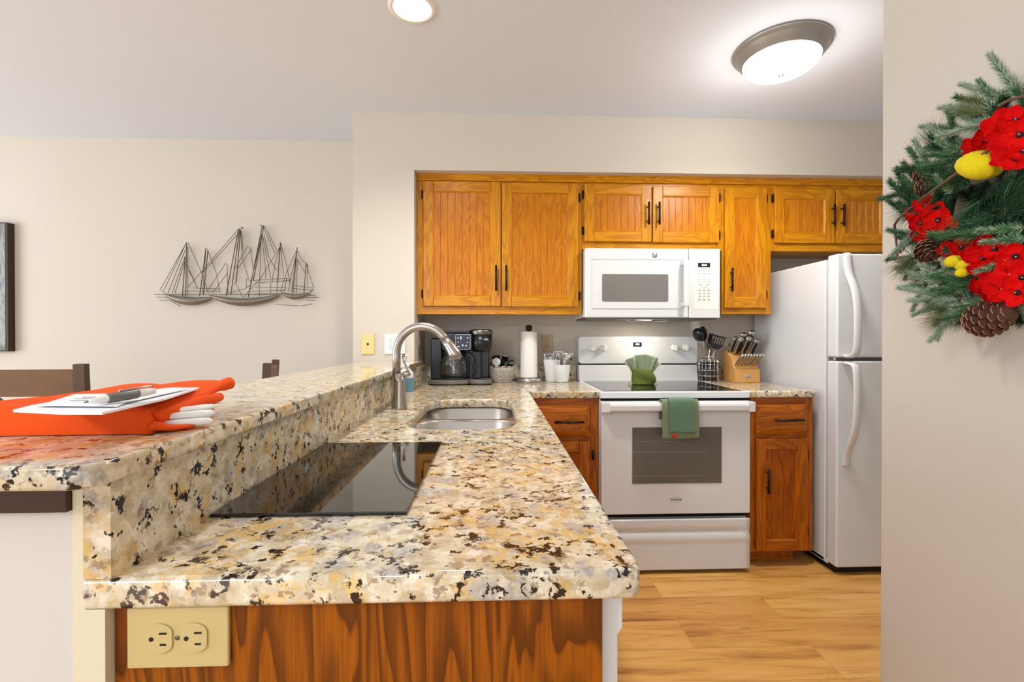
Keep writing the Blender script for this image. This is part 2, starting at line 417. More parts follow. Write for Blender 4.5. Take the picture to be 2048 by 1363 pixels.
# ------------------------------------------------------------------ the room
YB, YC, HC = 3.11, 2.70, 2.438          # back wall, front of the centre wall/soffit, ceiling
struct('floor', MB().box(-6.5, 3.2, -4, YB+.1, -.05, 0), 'floor_planks')
struct('ceiling', MB().box(-6.5, 3.2, -4, YB+.1, HC, HC+.1), 'ceiling_paint')
struct('wall_back', MB().box(-6.5, 3.2, YB, YB+.1, 0, HC), 'wall_paint')
struct('wall_centre', MB().prism([(-.784, 0), (-.445, 0), (-.445, 2.122), (2.6, 2.122), (2.6, HC), (-.784, HC)], 'y', YC, YB), 'wall_paint')
struct('wall_kitchen', MB().box(2.6, 2.7, .9, YB, 0, HC), 'wall_paint')
struct('wall_right', MB().box(1.10, 1.22, -1.2, 1.325, 0, HC), 'wall_paint', bevel=.006, seg=3)
struct('wall_pony', MB().box(-.70, -.474, .56, YC, 0, 1.032), 'pony_paint')
struct('trim_1', MB().prism([(-.474, 0), (-.439, 0), (-.439, .878), (-.4605, .878), (-.4605, 1.032), (-.474, 1.032)], 'y', .557, .60), 'cream_paint')
struct('trim_2', MB().box(-.70, -.4745, .550, .5598, .99, 1.0315), 'brown_board', bevel=.002)

# ------------------------------------------------------------------ counters
SX0, SX1, SY0, SY1 = -.275, .073, 1.43, 2.125
cut = []
for cx, cy, a0, rx, ry in ((SX1-.10, SY1-.13, 0, .10, .13), (SX0+.10, SY1-.13, 90, .10, .13), (SX0+.10, SY0+.13, 180, .10, .13), (SX1-.10, SY0+.13, 270, .10, .13)):
    for k in range(9): a = R(a0+90*k/8); cut.append((cx+rx*math.cos(a), cy+ry*math.sin(a)))
def arc(cx, cy, r, a0, a1, n=5): return [(cx+r*math.cos(R(a0+(a1-a0)*k/n)), cy+r*math.sin(R(a0+(a1-a0)*k/n))) for k in range(n+1)]
outer = [(-.46, .554)]+arc(.157, .572, .018, 270, 360)+[(.178, 2.422), (.532, 2.422), (.532, YB-.001), (-.444, YB-.001), (-.444, YC-.001), (-.46, YC-.001)]
ct = curve_slab('countertop', 'granite', outer, [cut[::-1]], .878, .914, .006, (0, 1.6, .878))
tag(ct, 'long cream granite countertop running from the foreground peninsula round to the stove', 'countertop')
sp = MB().box(-.46, -.43, .554, YC-.001, .914, 1.032).build('backsplash', 'granite', ct)
MB().box(-.444, .532, YB-.021, YB-.001, .914, 1.016).box(-.444, -.424, YC+.001, YB-.021, .914, 1.016).build('backsplash', 'granite', ct, bevel=.002)
ct2 = curve_slab('countertop', 'granite', [(1.304, 2.418)]+arc(1.653, 2.430, .012, 270, 360)+[(1.665, YB-.001), (1.304, YB-.001)], [], .878, .914, .006, (1.48, 2.7, .878))
tag(ct2, 'short granite countertop between the stove and the refrigerator, knife block on it', 'countertop')
MB().box(1.304, 1.665, YB-.021, YB-.001, .914, 1.016).build('backsplash', 'granite', ct2, bevel=.002)
bar = curve_slab('bar_top', 'granite', [(-.73, YC-.001), (-.73, .49)]+arc(-.425, .515, .025, 270, 360)+[(-.40, YC-.001)], [], 1.032, 1.057, .005, (-.56, 1.6, 1.032))
tag(bar, 'raised granite bar ledge along the left of the peninsula, orange cloth on it', 'bar top')

# sink
def bowl(mb, x0, x1, y0, y1, depth=.19):
    zt = .877; loops = []
    near = y0 < 1.6; a_, b_ = (y0-.045, y1+.012) if near else (y0-.012, y1+.045)
    loops.append([(p[0], p[1], zt) for p in rrect(x0-.045, x1+.045, a_, b_, .004, 6)])
    for inset, z, rr in ((.0, zt, .08), (.004, zt-.006, .08), (.012, zt-depth+.03, .075), (.03, zt-depth, .06), (.12, zt-depth-.004, .03)):
        loops.append([(p[0], p[1], z) for p in rrect(x0+inset, x1-inset, y0+inset, y1-inset, rr, 6)])
    n = len(loops[0]); vs = [p for l in loops for p in l]
    fs = [(j*n+i, j*n+(i+1) % n, (j+1)*n+(i+1) % n, (j+1)*n+i) for j in range(len(loops)-1) for i in range(n)]
    fs.append(tuple((len(loops)-1)*n+i for i in range(n)))
    mb._add(vs, fs, 0, True)
sink = thing('sink', 'stainless steel double bowl sink set under the granite peninsula', 'sink', (-.10, 1.78, .68))
for nm, (a, b) in (('bowl', (SY0-.01, 1.80)), ('bowl', (1.825, SY1+.01))):
    m = MB(); bowl(m, SX0-.01, SX1+.01, a, b); o = m.build(nm, 'steel', sink, fix=False)
    MB().lathe([(.001, 0), (.03, 0), (.042, .004), (.044, .001)], (-.1, (a+b)/2, .6865), 24).build('drain', 'steel_dark', o, fix=True)
MB().box(SX0+.02, SX1-.02, 1.797, 1.828, .872, .8762).build('divider', 'steel', sink, bevel=.002)

# faucet
fx, fy = -.362, 1.852
fc = thing('faucet', 'brushed nickel gooseneck faucet beside the sink', 'faucet', (fx, fy, .914))
MB().lathe([(.030, 0), (.030, .004), (.027, .03), (.0235, .07), (.0225, .10), (.0205, .135)], (fx, fy, .914), 32).build('base', 'nickel', fc)
rp = []
tx = fx-.011
rp.append((tx, fy, 1.04)); rp.append((tx, fy, 1.115))
rad = .102; cx = tx+rad
for k in range(16): a = R(180-k*10); rp.append((cx+rad*math.cos(a), fy-.004*k/2, 1.124+rad*math.sin(a)*1.03))
hx, hy, hz = rp[-1]
MB().tube(rp, .0155, 20).build('spout', 'nickel', fc)
d = Vector((rp[-1][0]-rp[-2][0], rp[-1][1]-rp[-2][1], rp[-1][2]-rp[-2][2])).normalized()
p0 = Vector(rp[-1]); e = p0+d*.080+Vector((-.006, 0, -.004))
hd = MB().tube([p0, p0+d*.02, p0+d*.06, e], [.0165, .0195, .0235, .0245], 20).build('spray_head', 'nickel', fc)
MB().box(-.005, .005, -.004, .004, -.018, .018, M=Matrix.Translation(p0+d*.035+Vector((-.019, -.006, -.008))) @ rot_to(d)).build('spray_button', 'black_plastic', hd, bevel=.002)
lv = MB().lathe([(.008, -.01), (.0125, .0), (.0125, .012), (.010, .02)], (0, 0, 0), 16, M=Matrix.Translation((fx+.021, fy, 1.045)) @ Matrix.Rotation(R(70), 4, 'Y'))
lv.tube([(fx+.036, fy, 1.05), (fx+.03, fy+.002, 1.065), (fx+.018, fy+.004, 1.09), (fx+.015, fy+.004, 1.125)], [.006, .0055, .007, .0085], 12, flat=(1, .7))
lv.build('lever', 'nickel', fc)

# two burner cooktop
ck = thing('induction_cooktop', 'small black glass cooktop lying on the peninsula counter', 'cooktop', (-.28, .98, .914))
MB().box(-.4275, -.133, .737, 1.232, .914, .9195).build('glass_top', 'cooktop_glass', ck, bevel=.0012)

# ------------------------------------------------------------------ cabinets
def pull(parent, x, y, z, L, vertical=True):
    """bar pull standing off the front plane y"""
    m = MB(); yb = y-.026
    if vertical:
        m.tube([(x, yb, z-L/2), (x, yb, z+L/2)], .0062, 12)
        for s in (-.32, .32): m.tube([(x, y+.001, z+s*L), (x, yb, z+s*L)], .0042, 8)
    else:
        m.tube([(x-L/2, yb, z), (x+L/2, yb, z)], .0062, 12)
        for s in (-.32, .32): m.tube([(x+s*L, y+.001, z), (x+s*L, yb, z)], .0042, 8)
    return m.build('handle', 'bronze', parent)
def hinge(parent, x, y, z):
    m = MB(); m.prism([(x-.0065, z-.02), (x, z-.028), (x+.0065, z-.02), (x+.0065, z+.02), (x, z+.028), (x-.0065, z+.02)], 'y', y-.006, y+.0005)
    m.tube([(x, y-.006, z-.02), (x, y-.006, z+.02)], .004, 8)
    return m.build('hinge', 'bronze', parent)
def bevel_slope(m, x0, x1, z0, z1, ya, w, yb, mi=(0, 1)):
    """four sloped strips from rect at plane ya inwards by w to plane yb"""
    A = [(x0, ya, z0), (x1, ya, z0), (x1, ya, z1), (x0, ya, z1)]; B = [(x0+w, yb, z0+w), (x1-w, yb, z0+w), (x1-w, yb, z1-w), (x0+w, yb, z1-w)]
    for i in range(4):
        j = (i+1) % 4; m._add([A[i], A[j], B[j], B[i]], [(0, 1, 2, 3)], mi[1] if i in (0, 2) else mi[0])
def door(cab, x0, x1, z0, z1, y, fam, hpos=None, hside=None, hl=.145, hv=True, hz=None, fw=.058, groove=.041):
    """frame and beadboard panel door, back on plane y"""
    t = .020; yf = y-t; m = MB()
    m.box(x0, x0+fw, yf, y, z0, z1, 0); m.box(x1-fw, x1, yf, y, z0, z1, 0)
    m.box(x0+fw, x1-fw, yf, y, z0, z0+fw, 1); m.box(x0+fw, x1-fw, yf, y, z1-fw, z1, 1)
    o = m.build('door', ['oak_'+fam+'_v', 'oak_'+fam+'_h'], cab, bevel=.0035)
    q = MB(); bevel_slope(q, x0+fw-.0005, x1-fw+.0005, z0+fw-.0005, z1-fw+.0005, yf+.003, .009, yf+.012); q.build('molding', ['oak_'+fam+'_v', 'oak_'+fam+'_h'], o, fix=False)
    pts = []; a, b = x0+fw, x1-fw; x = a; yp = yf+.010; pts.append((a, yp))
    n = max(2, round((b-a)/groove)); st = (b-a)/n
    for k in range(1, n):
        g = a+k*st; pts += [(g-.0022, yp), (g, yp+.0022), (g+.0022, yp)]
    pts.append((b, yp)); pts += [(b, y-.002), (a, y-.002)]
    MB().prism(pts, 'z', z0+fw, z1-fw).build('panel', 'oak_'+fam+'_panel', o)
    if hpos: pull(o, hpos[0], yf, hpos[1], hl, hv)
    if hside:
        for zz in hz: hinge(o, hside, y, zz)
    return o
def drawer(cab, x0, x1, z0, z1, y, fam, hx, hl=.15):
    m = MB(); yf = y-.020; wd = .028
    m.box(x0, x1, yf+.008, y, z0, z1, 0); bevel_slope(m, x0, x1, z0, z1, yf+.008, wd, yf, (0, 0))
    m.box(x0+wd, x1-wd, yf, yf+.009, z0+wd, z1-wd, 0)
    o = m.build('drawer', 'oak_'+fam+'_h', cab); pull(o, hx, yf, (z0+z1)/2, hl, False); return o
def frame(cab, x0, x1, z0, z1, y, fam, stiles, rails, rh=None):
    m = MB()
    for a, b in stiles: m.box(a, b, y, y+.019, z0, z1, 0)
    for a, b, c, d in rails: m.box(a, b, y, y+.0188, c, d, 1)
    return m.build('face_frame', ['oak_'+fam+'_v', 'oak_'+fam+'_h'], cab, bevel=.001)
YU = 2.785
def upper(label, x0, x1, z0, doors):
    c = thing('wall_cabinet', label, 'cabinet', ((x0+x1)/2, 2.95, z0))
    MB().box(x0+.001, x1-.001, YU+.019, YB-.001, z0+.012, 2.120).build('body', 'oak_upper_v', c)
    zt = 2.088
    frame(c, x0, x1, z0, 2.12, YU, 'upper', [(x0+.0005, x0+.034), (x1-.034, x1-.0005)], [(x0+.034, x1-.034, z0, z0+.045), (x0+.034, x1-.034, 2.06, 2.12)])
    for dd in doors: door(c, *dd[0], YU, 'upper', **dd[1])
    return c
upper('large two-door honey oak wall cabinet at the left above the coffee maker', -.444, .512, 1.322, [
    ((-.405, .039, 1.368, 2.084), dict(hpos=(.012, 1.527), hside=-.412, hz=(1.44, 2.01))),
    ((.045, .489, 1.366, 2.080), dict(hpos=(.070, 1.527), hside=.497, hz=(1.43, 2.00)))])
upper('short two-door honey oak cabinet directly above the white microwave', .512, 1.342, 1.700, [
    ((.524, .918, 1.745, 2.076), dict(hpos=(.893, 1.905), hside=.517, hz=(1.81, 2.02), hl=.13)),
    ((.925, 1.318, 1.743, 2.070), dict(hpos=(.955, 1.905), hside=1.3255, hz=(1.79, 2.01), hl=.13))])
upper('tall narrow single-door oak wall cabinet right of the microwave', 1.342, 1.638, 1.326, [
    ((1.352, 1.602, 1.362, 2.066), dict(hpos=(1.385, 1.525), hside=1.609, hz=(1.44, 2.01), hl=.135))])
upper('two-door oak cabinet over the white refrigerator', 1.638, 2.395, 1.700, [
    ((1.652, 2.013, 1.745, 2.064), dict(hpos=(1.993, 1.905), hside=1.646, hz=(1.80, 2.01), hl=.13)),
    ((2.021, 2.352, 1.745, 2.062), dict(hpos=(2.050, 1.905), hl=.13))])
tag(MB().prism([(2.785, 2.0885), (2.772, 2.0885), (2.768, 2.097), (2.762, 2.103), (2.762, 2.108), (2.752, 2.1215), (2.785, 2.1215)], 'x', -.444, 2.395)
    .build('crown_molding', 'oak_upper_h', loc=(.9, 2.77, 2.09)), 'oak crown molding strip running along the top of the wall cabinets', 'molding')

YL = 2.44
c = thing('base_cabinet', 'oak base cabinet between the stove and the refrigerator', 'cabinet', (1.49, 2.75, 0))
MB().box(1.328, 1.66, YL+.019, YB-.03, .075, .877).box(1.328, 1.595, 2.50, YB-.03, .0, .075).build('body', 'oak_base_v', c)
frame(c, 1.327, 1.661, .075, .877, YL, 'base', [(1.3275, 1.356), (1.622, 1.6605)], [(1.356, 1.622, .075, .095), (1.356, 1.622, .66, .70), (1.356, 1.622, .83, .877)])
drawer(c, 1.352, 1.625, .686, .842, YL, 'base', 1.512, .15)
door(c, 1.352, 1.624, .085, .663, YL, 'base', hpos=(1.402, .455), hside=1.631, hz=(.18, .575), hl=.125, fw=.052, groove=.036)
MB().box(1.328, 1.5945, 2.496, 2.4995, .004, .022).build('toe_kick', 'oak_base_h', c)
c = thing('base_cabinet', 'oak base cabinet left of the stove, partly behind the peninsula', 'cabinet', (.35, 2.75, 0))
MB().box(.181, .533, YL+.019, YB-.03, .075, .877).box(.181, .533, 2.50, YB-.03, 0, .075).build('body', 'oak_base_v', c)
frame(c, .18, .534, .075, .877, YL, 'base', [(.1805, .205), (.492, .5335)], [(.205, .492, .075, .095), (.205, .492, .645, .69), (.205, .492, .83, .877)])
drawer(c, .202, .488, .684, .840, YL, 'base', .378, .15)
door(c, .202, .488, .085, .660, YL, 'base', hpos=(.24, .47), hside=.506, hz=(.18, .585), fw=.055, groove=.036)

pc = thing('peninsula_cabinet', 'oak peninsula base with a grained end panel under the near countertop', 'cabinet', (-.15, 1.5, 0))
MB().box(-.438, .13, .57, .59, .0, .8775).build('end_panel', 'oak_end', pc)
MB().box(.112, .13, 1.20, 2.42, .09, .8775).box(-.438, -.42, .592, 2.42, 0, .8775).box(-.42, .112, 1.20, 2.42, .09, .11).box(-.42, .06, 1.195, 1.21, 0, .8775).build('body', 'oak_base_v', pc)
dw = thing('dishwasher', 'white dishwasher door edge showing past the right of the end panel', 'dishwasher', (-.1, .9, 0))
MB().box(-.40, .13, .594, 1.19, .09, .86).build('tub', 'white_enamel', dw)
MB().prism([(.131, .10), (.154, .10), (.154, .815), (.160, .823), (.160, .868), (.131, .868)], 'y', .59, 1.188).build('door', 'white_enamel', dw, bevel=.002)

# ------------------------------------------------------------------ outlets
def face_duplex(parent, cx, cz, y, horizontal, mat, k=1.0):
    """two sockets on plane y facing -y"""
    for s in (-1, 1):
        def W(a, b):            # a along plate length, b across
            return (cx+a, cz+b) if horizontal else (cx+b, cz-a)
        ox = s*.0195
        pts = []
        for q in range(28):
            a = 2*PI*q/28; px, pz = .0172*math.cos(a), .0172*math.sin(a); px = max(-.0145, min(.0145, px)); pts.append(W(ox+px, pz))
        so = MB().prism(pts, 'y', y-.0022*k, y).build('socket', mat, parent, bevel=.0004)
        m = MB()
        for b, h in ((.0064, .0042), (-.0064, .0034)):
            a0, b0 = W(ox+.0045-h, b-.0011); a1, b1 = W(ox+.0045+h, b+.0011)
            m.box(min(a0, a1), max(a0, a1), y-.0026*k, y-.002*k, min(b0, b1), max(b0, b1))
        p = W(ox-.0085, 0); m.prism([(p[0]+.0026*math.cos(2*PI*q/14), p[1]+.0026*math.sin(2*PI*q/14)) for q in range(14)], 'y', y-.0026*k, y-.002*k)
        m.build('slots', 'slot_dark', so)
    MB().lathe([(.0025, 0), (.0025, .001), (.001, .0015)], (0, 0, 0), 12, M=Matrix.Translation((cx, y+.0002, cz)) @ Matrix.Rotation(R(90), 4, 'X')).build('screw', 'steel_dark', parent)
def plate(label, cx, cz, y, w, h, mat, thick=.006, ed=.003):
    o = thing('wall_outlet', label, 'outlet', (cx, y, cz))
    p = MB().prism(rrect(cx-w/2, cx+w/2, cz-h/2, cz+h/2, .002, 3), 'y', y-thick, y).build('cover_plate', mat, o, bevel=ed, seg=3)
    return o
o = plate('ivory duplex outlet mounted sideways on the oak end panel in the foreground', -.363, .8405, .569, .114, .070, 'ivory_panel'); face_duplex(o, -.363, .8405, .563, True, 'ivory_panel')
o = plate('white wide outlet plate on the wall right behind the faucet', -.552, 1.152, YC-.001, .112, .112, 'white_plastic'); face_duplex(o, -.575, 1.152, YC-.007, False, 'white_plastic')
MB().box(-.545, -.515, YC-.0095, YC-.006, 1.12, 1.184).build('rocker_switch', 'ivory', o, bevel=.001)
o = plate('tan duplex outlet on the back wall between paper towels and stove', .347, 1.150, YB-.001, .070, .114, 'tan_plate'); face_duplex(o, .347, 1.150, YB-.007, False, 'tan_plate')
o = thing('cable_plate', 'yellowed ivory cable jack plate on the wall left of the faucet', 'wall plate', (-.70, YC-.001, 1.152))
MB().prism(rrect(-.735, -.665, 1.095, 1.209, .002, 3), 'y', YC-.007, YC-.001).build('cover_plate', 'ivory', o, bevel=.003)
MB().lathe([(.006, 0), (.006, .003), (.0035, .003), (.0035, .009)], (0, 0, 0), 16, M=Matrix.Translation((-.70, YC-.0065, 1.152)) @ Matrix.Rotation(R(90), 4, 'X')).build('jack', 'slot_dark', o)

# ------------------------------------------------------------------ microwave
mw = thing('microwave', 'white over-the-range microwave mounted under the short cabinet', 'microwave', (.905, 2.9, 1.30))
MB().box(.519, 1.292, 2.745, YB-.001, 1.305, 1.695).build('body', 'white_enamel', mw, bevel=.003)
XM0, XM1, ZM0, ZM1 = .515, 1.295, 1.300, 1.696
dm = MB().box(XM0, 1.112, 2.705, 2.745, ZM0, ZM1).build('door', 'white_enamel', mw, bevel=.009, seg=3)
q = MB(); fx0, fx1, fz0, fz1 = .555, 1.085, 1.352, 1.628
q.prism(rrect(fx0, fx1, fz0, fz1, .006, 3), 'y', 2.701, 2.7049); q.build('door_panel', 'white_enamel', dm, bevel=.0012)
MB().box(fx0-.003, fx1+.003, 2.7035, 2.7051, fz1, fz1+.0035).build('door_groove', 'print_gray', dm)
MB().prism(rrect(.612, .992, 1.392, 1.548, .008, 4), 'y', 2.6995, 2.7012).build('window', 'micro_glass', dm, bevel=.0006)
MB().lathe([(.0001, .0018), (.0125, .0018), (.0135, .001), (.0135, 0)], (0, 0, 0), 28, M=Matrix.Translation((.916, 2.7048, 1.657)) @ Matrix.Rotation(R(90), 4, 'X')).lathe([(.0145, 0), (.0155, .0025), (.0165, 0)], (0, 0, 0), 28, 1, M=Matrix.Translation((.916, 2.7048, 1.657)) @ Matrix.Rotation(R(90), 4, 'X')).build('badge', ['badge_gray', 'steel'], dm)
h = MB().box(1.064, 1.094, 2.650, 2.664, 1.365, 1.622).box(1.064, 1.086, 2.660, 2.7049, 1.60, 1.622).box(1.064, 1.086, 2.660, 2.7049, 1.365, 1.388)
h.build('handle', 'white_enamel', dm, bevel=.004, seg=3)
cp = MB().box(1.114, XM1, 2.705, 2.745, ZM0, ZM1).build('control_panel', 'white_enamel', mw, bevel=.004)
MB().box(1.142, 1.283, 2.7035, 2.7049, 1.350, 1.630).build('keypad', 'white_plastic', cp, bevel=.0005)
dsp = MB().box(1.165, 1.235, 2.7015, 2.7036, 1.590, 1.614).build('display', 'display_black', cp)
text('12:34', 'clock_digits', 'display_digits', .0145, (1.200, 2.7012, 1.602), (1, 0, 0), (0, 0, 1), dsp)
def marks(parent, name, rows, y, mat):
    m = MB()
    for (x, z, ww, hh) in rows: m.box(x-ww/2, x+ww/2, y-.0008, y, z-hh/2, z+hh/2)
    return m.build(name, mat, parent)
rows = [(1.20, 1.581, .044, .002), (1.20, 1.530, .030, .002), (1.20, 1.472, .044, .0025)]
for i in range(3):
    for zz in (1.570, 1.553): rows.append((1.175+.026*i, zz, .014, .003))
for i in range(3):
    for zz in (1.459, 1.441, 1.424, 1.404): rows += [(1.175+.026*i, zz, .013, .0055), (1.175+.026*i, zz-.0075, .016, .0012)]
for zz in (1.518, 1.505):
    for i in range(5): rows.append((1.168+.016*i, zz, .0035, .006))
rows += [(1.18, 1.488, .010, .007), (1.222, 1.488, .010, .007)]
marks(cp, 'button_legend', rows, 2.7036, 'print_gray')
vb = MB().box(.53, 1.285, 2.72, 3.08, 1.294, 1.3049).build('underside', 'steel_dark', mw)
for xa in (.56, 1.05): MB().box(xa, xa+.16, 2.80, 3.0, 1.2905, 1.2942).build('grease_filter', 'filter_gray', vb)
MB().tube([(.75, 2.73, 1.290), (.78, 2.78, 1.287), (.90, 2.80, 1.286), (1.02, 2.78, 1.287)], .004, 8).box(.77, 1.0, 2.745, 2.775, 1.291, 1.2945).build('vent_rim', 'chrome', vb)
MB().box(.86, .94, 2.83, 2.87, 1.290, 1.2943).build('lamp_lens', 'hood_lens', vb)
light('cooktop_lamp', 'AREA', (.90, 2.85, 1.284), 1.0, (1, .88, .72), .07, .035, (0, 0, 0))

# ------------------------------------------------------------------ stove
st = thing('stove', 'white freestanding electric range with a black glass cooktop', 'stove', (.915, 2.75, 0))
MB().box(.536, 1.296, 2.42, 3.07, .03, .885).build('body', 'white_enamel', st, bevel=.003)
for lx in (.58, 1.25):
    for ly in (2.46, 3.03): MB().lathe([(.016, 0), (.016, .031)], (lx, ly, 0), 12).build('foot', 'black_plastic', st)
t = MB(); t.box(.532, 1.299, 2.385, 3.04, .882, .9145)
top = t.build('cooktop_frame', 'white_enamel', st, bevel=.006, seg=3)
MB().prism(rrect(.556, 1.276, 2.42, 2.985, .012, 4), 'z', .9142, .9168).build('glass_top', 'cooktop_glass', st, bevel=.0008)
# backguard
MB().prism([(2.985, .912), (3.08, .912), (3.08, 1.016), (3.006, 1.016)], 'x', .534, 1.291).build('riser', 'white_enamel', st, bevel=.004)
MB().box(.54, 1.285, 3.02, 3.06, 1.014, 1.026).build('vent_slot', 'dark_gap', st)
gpts = rrect(.533, 1.291, 1.024, 1.195, .018, 5)
cpn = MB().prism(gpts, 'y', 3.0, 3.085).build('control_panel', 'white_enamel', st, bevel=.004, seg=3)
for i, kx in enumerate((.617, .690, 1.143, 1.213)):
    kb = MB().lathe([(.023, 0), (.023, .004), (.020, .006), (.0185, .026), (.0165, .029)], (0, 0, 0), 24, M=Matrix.Translation((kx, 3.0002, 1.124)) @ Matrix.Rotation(R(90), 4, 'X'))
    kb.box(kx-.004, kx+.004, 2.962, 2.973, 1.106, 1.142)
    kb.build('knob', 'white_plastic', cpn)
d2 = MB().box(.878, .932, 2.9975, 3.0003, 1.131, 1.158).build('display', 'display_black', cpn)
text('8:25', 'clock_digits', 'display_digits', .0155, (.905, 2.9972, 1.146), (1, 0, 0), (0, 0, 1), d2)
rows = [(.80+.022*i, z, .006, .0025) for i in range(3) for z in (1.150, 1.133, 1.115)]+[(.975+.024*i, z, .006, .003) for i in range(3) for z in (1.150, 1.133, 1.112)]+[(.905, 1.118, .03, .002), (.80, 1.163, .06, .0015), (.99, 1.163, .06, .0015)]
marks(cpn, 'button_legend', rows, 3.0001, 'print_gray')
# oven door
MB().box(.540, 1.293, 2.40, 2.425, .868, .881).box(.54, 1.293, 2.41, 2.42, .275, .31).build('gap', 'dark_gap', st)
od = MB().box(.536, 1.296, 2.378, 2.419, .300, .868).build('oven_door', 'white_enamel', st, bevel=.005, seg=3)
MB().box(.692, 1.147, 2.3755, 2.3785, .455, .737).build('window', 'oven_window', od, bevel=.0008)
m = MB()
for zz, a, b in ((.665, .70, .92), (.612, .695, 1.07), (.560, .77, .85), (.492, .70, 1.05)): m.box(a, b, 2.3745, 2.3757, zz, zz+.0014)
m.build('oven_rack', 'print_gray', od)
hm = MB().prism([(2.376, .868), (2.362, .869), (2.335, .862), (2.330, .850), (2.332, .826), (2.342, .822), (2.348, .828), (2.356, .848), (2.376, .856)], 'x', .568, 1.268)
hm.box(.527, .570, 2.333, 2.378, .818, .868); hm.box(1.266, 1.299, 2.333, 2.378, .818, .868)
hm.build('handle', 'white_enamel', od, bevel=.004, seg=3)
lg = text('Whirlpool', 'logo', 'print_dark', .017, (.914, 2.3775, .373), (1, 0, 0), (0, 0, 1), od, sx=.8)
MB().tube([(.914+.03*math.cos(a), 2.3778, .371+.013*math.sin(a)) for a in [R(200+k*17) for k in range(17)]], .0006, 6).build('logo_ring', 'print_gray', od)
# storage drawer with a curved finger ledge
def drw(u, v):
    x = .541+.75*u; z = .022+.252*v; k = max(0, 1-abs(z-.205)/.03)*min(1, min(u, 1-u)*9)
    s = .0
    if z > .19: s = .010*math.exp(-((z-.212)/.016)**2)*min(1, min(u, 1-u)*8)
    else: s = -.003*math.exp(-((z-.175)/.015)**2)
    return Vector((x, 2.392+s, z))
dr = MB(); dr.grid(drw, 24, 60, thick=-.02); dr.build('storage_drawer', 'white_enamel', st)

# ------------------------------------------------------------------ refrigerator
fr = thing('refrigerator', 'white top-freezer refrigerator standing at the right end of the kitchen', 'refrigerator', (2.07, 2.7, 0))
MB().box(1.70, 2.44, 2.403, 3.08, .035, 1.586).build('cabinet', 'white_textured', fr, bevel=.006)
MB().box(1.72, 2.42, 2.36, 3.0, .0, .036).build('base', 'black_matte', fr)
MB().box(1.700, 1.704, 2.38, 3.06, .036, .055).build('base_rail', 'white_enamel', fr, bevel=.001)
MB().box(1.712, 2.43, 2.393, 2.405, .06, 1.58).build('door_gasket', 'print_gray', fr)
for nm, z0, z1, hh in (('freezer_door', 1.088, 1.604, 1), ('fresh_food_door', .040, 1.070, 0)):
    d = MB().box(1.703, 2.44, 2.322, 2.394, z0, z1).build(nm, 'white_textured', fr, bevel=.010, seg=4)
    X = 1.748
    if hh: path = [(X, 2.318, 1.606), (X, 2.312, 1.54), (X, 2.300, 1.49), (X+.002, 2.272, 1.44), (X+.004, 2.252, 1.36), (X+.004, 2.247, 1.24), (X+.004, 2.252, 1.14), (X+.002, 2.258, 1.110), (X, 2.275, 1.096), (X, 2.322, 1.094)]
    else: path = [(X, 2.322, 1.062), (X, 2.275, 1.060), (X+.002, 2.258, 1.046), (X+.004, 2.252, 1.01), (X+.004, 2.250, .88), (X+.004, 2.256, .76), (X+.002, 2.278, .68), (X, 2.303, .63), (X, 2.313, .59), (X, 2.318, .548)]
    P2 = []
    for i in range(len(path)-1):
        for k in range(4): t_ = k/4; P2.append(Vector(path[i])*(1-t_)+Vector(path[i+1])*t_)
    P2.append(Vector(path[-1]))
    for _ in range(3): P2 = [P2[0]]+[(P2[i-1]+P2[i]*2+P2[i+1])/4 for i in range(1, len(P2)-1)]+[P2[-1]]
    MB().tube(P2, .010, 14, flat=(2.0, .9), ref=(0, 1, 0)).build('handle', 'white_enamel', d)
MB().tube([(1.712, 2.35, 1.071), (1.712, 2.35, 1.087)], .008, 12).build('hinge_pin', 'steel', fr)

# ------------------------------------------------------------------ ceiling lights
lc = (1.245, 2.045, HC)
cl = thing('ceiling_light', 'round flush ceiling light with a nickel rim and white glass dome', 'ceiling light', lc)
MB().lathe([(.05, 0), (.192, 0), (.194, -.006), (.190, -.013), (.184, -.015), (.180, -.022), (.168, -.040), (.156, -.052), (.153, -.056), (.149, -.052)], lc, 64, cap=False).build('rim', 'brushed_rim', cl, fix=False)
dome = [(.152*math.cos(R(a)), -.052-.062*math.sin(R(a))) for a in range(0, 90, 6)]+[(.0005, -.114)]
MB().lathe(dome, lc, 64, cap=False).build('glass_dome', 'lamp_glass', cl)
MB().lathe([(.001, -.124), (.006, -.123), (.008, -.119), (.011, -.1165), (.012, -.113), (.001, -.112)], lc, 20, cap=False).build('finial', 'nickel', cl)
light('ceiling_lamp', 'POINT', (1.245, 2.045, 2.19), 5, (1, .95, .86), .14)
light('ceiling_lamp', 'SPOT', (1.245, 2.045, 2.30), 36, (1, .94, .84), .12, spot_size=R(165), spot_blend=.6)
rc = (-.31, 1.842, HC)
dl = thing('recessed_light', 'small round recessed can light at the top edge of the ceiling', 'ceiling light', rc)
MB().lathe([(.070, -.003), (.074, -.006), (.086, -.005), (.090, 0)], rc, 48, cap=False).build('trim_ring', 'white_plastic', dl)
MB().lathe([(.001, -.014), (.04, -.012), (.062, -.007), (.071, -.001)], rc, 48, cap=False).build('lens', 'can_lens', dl)
light('can_lamp', 'SPOT', (-.31, 1.842, 2.40), 52, (1, .96, .91), .07, spot_size=R(150), spot_blend=.9)

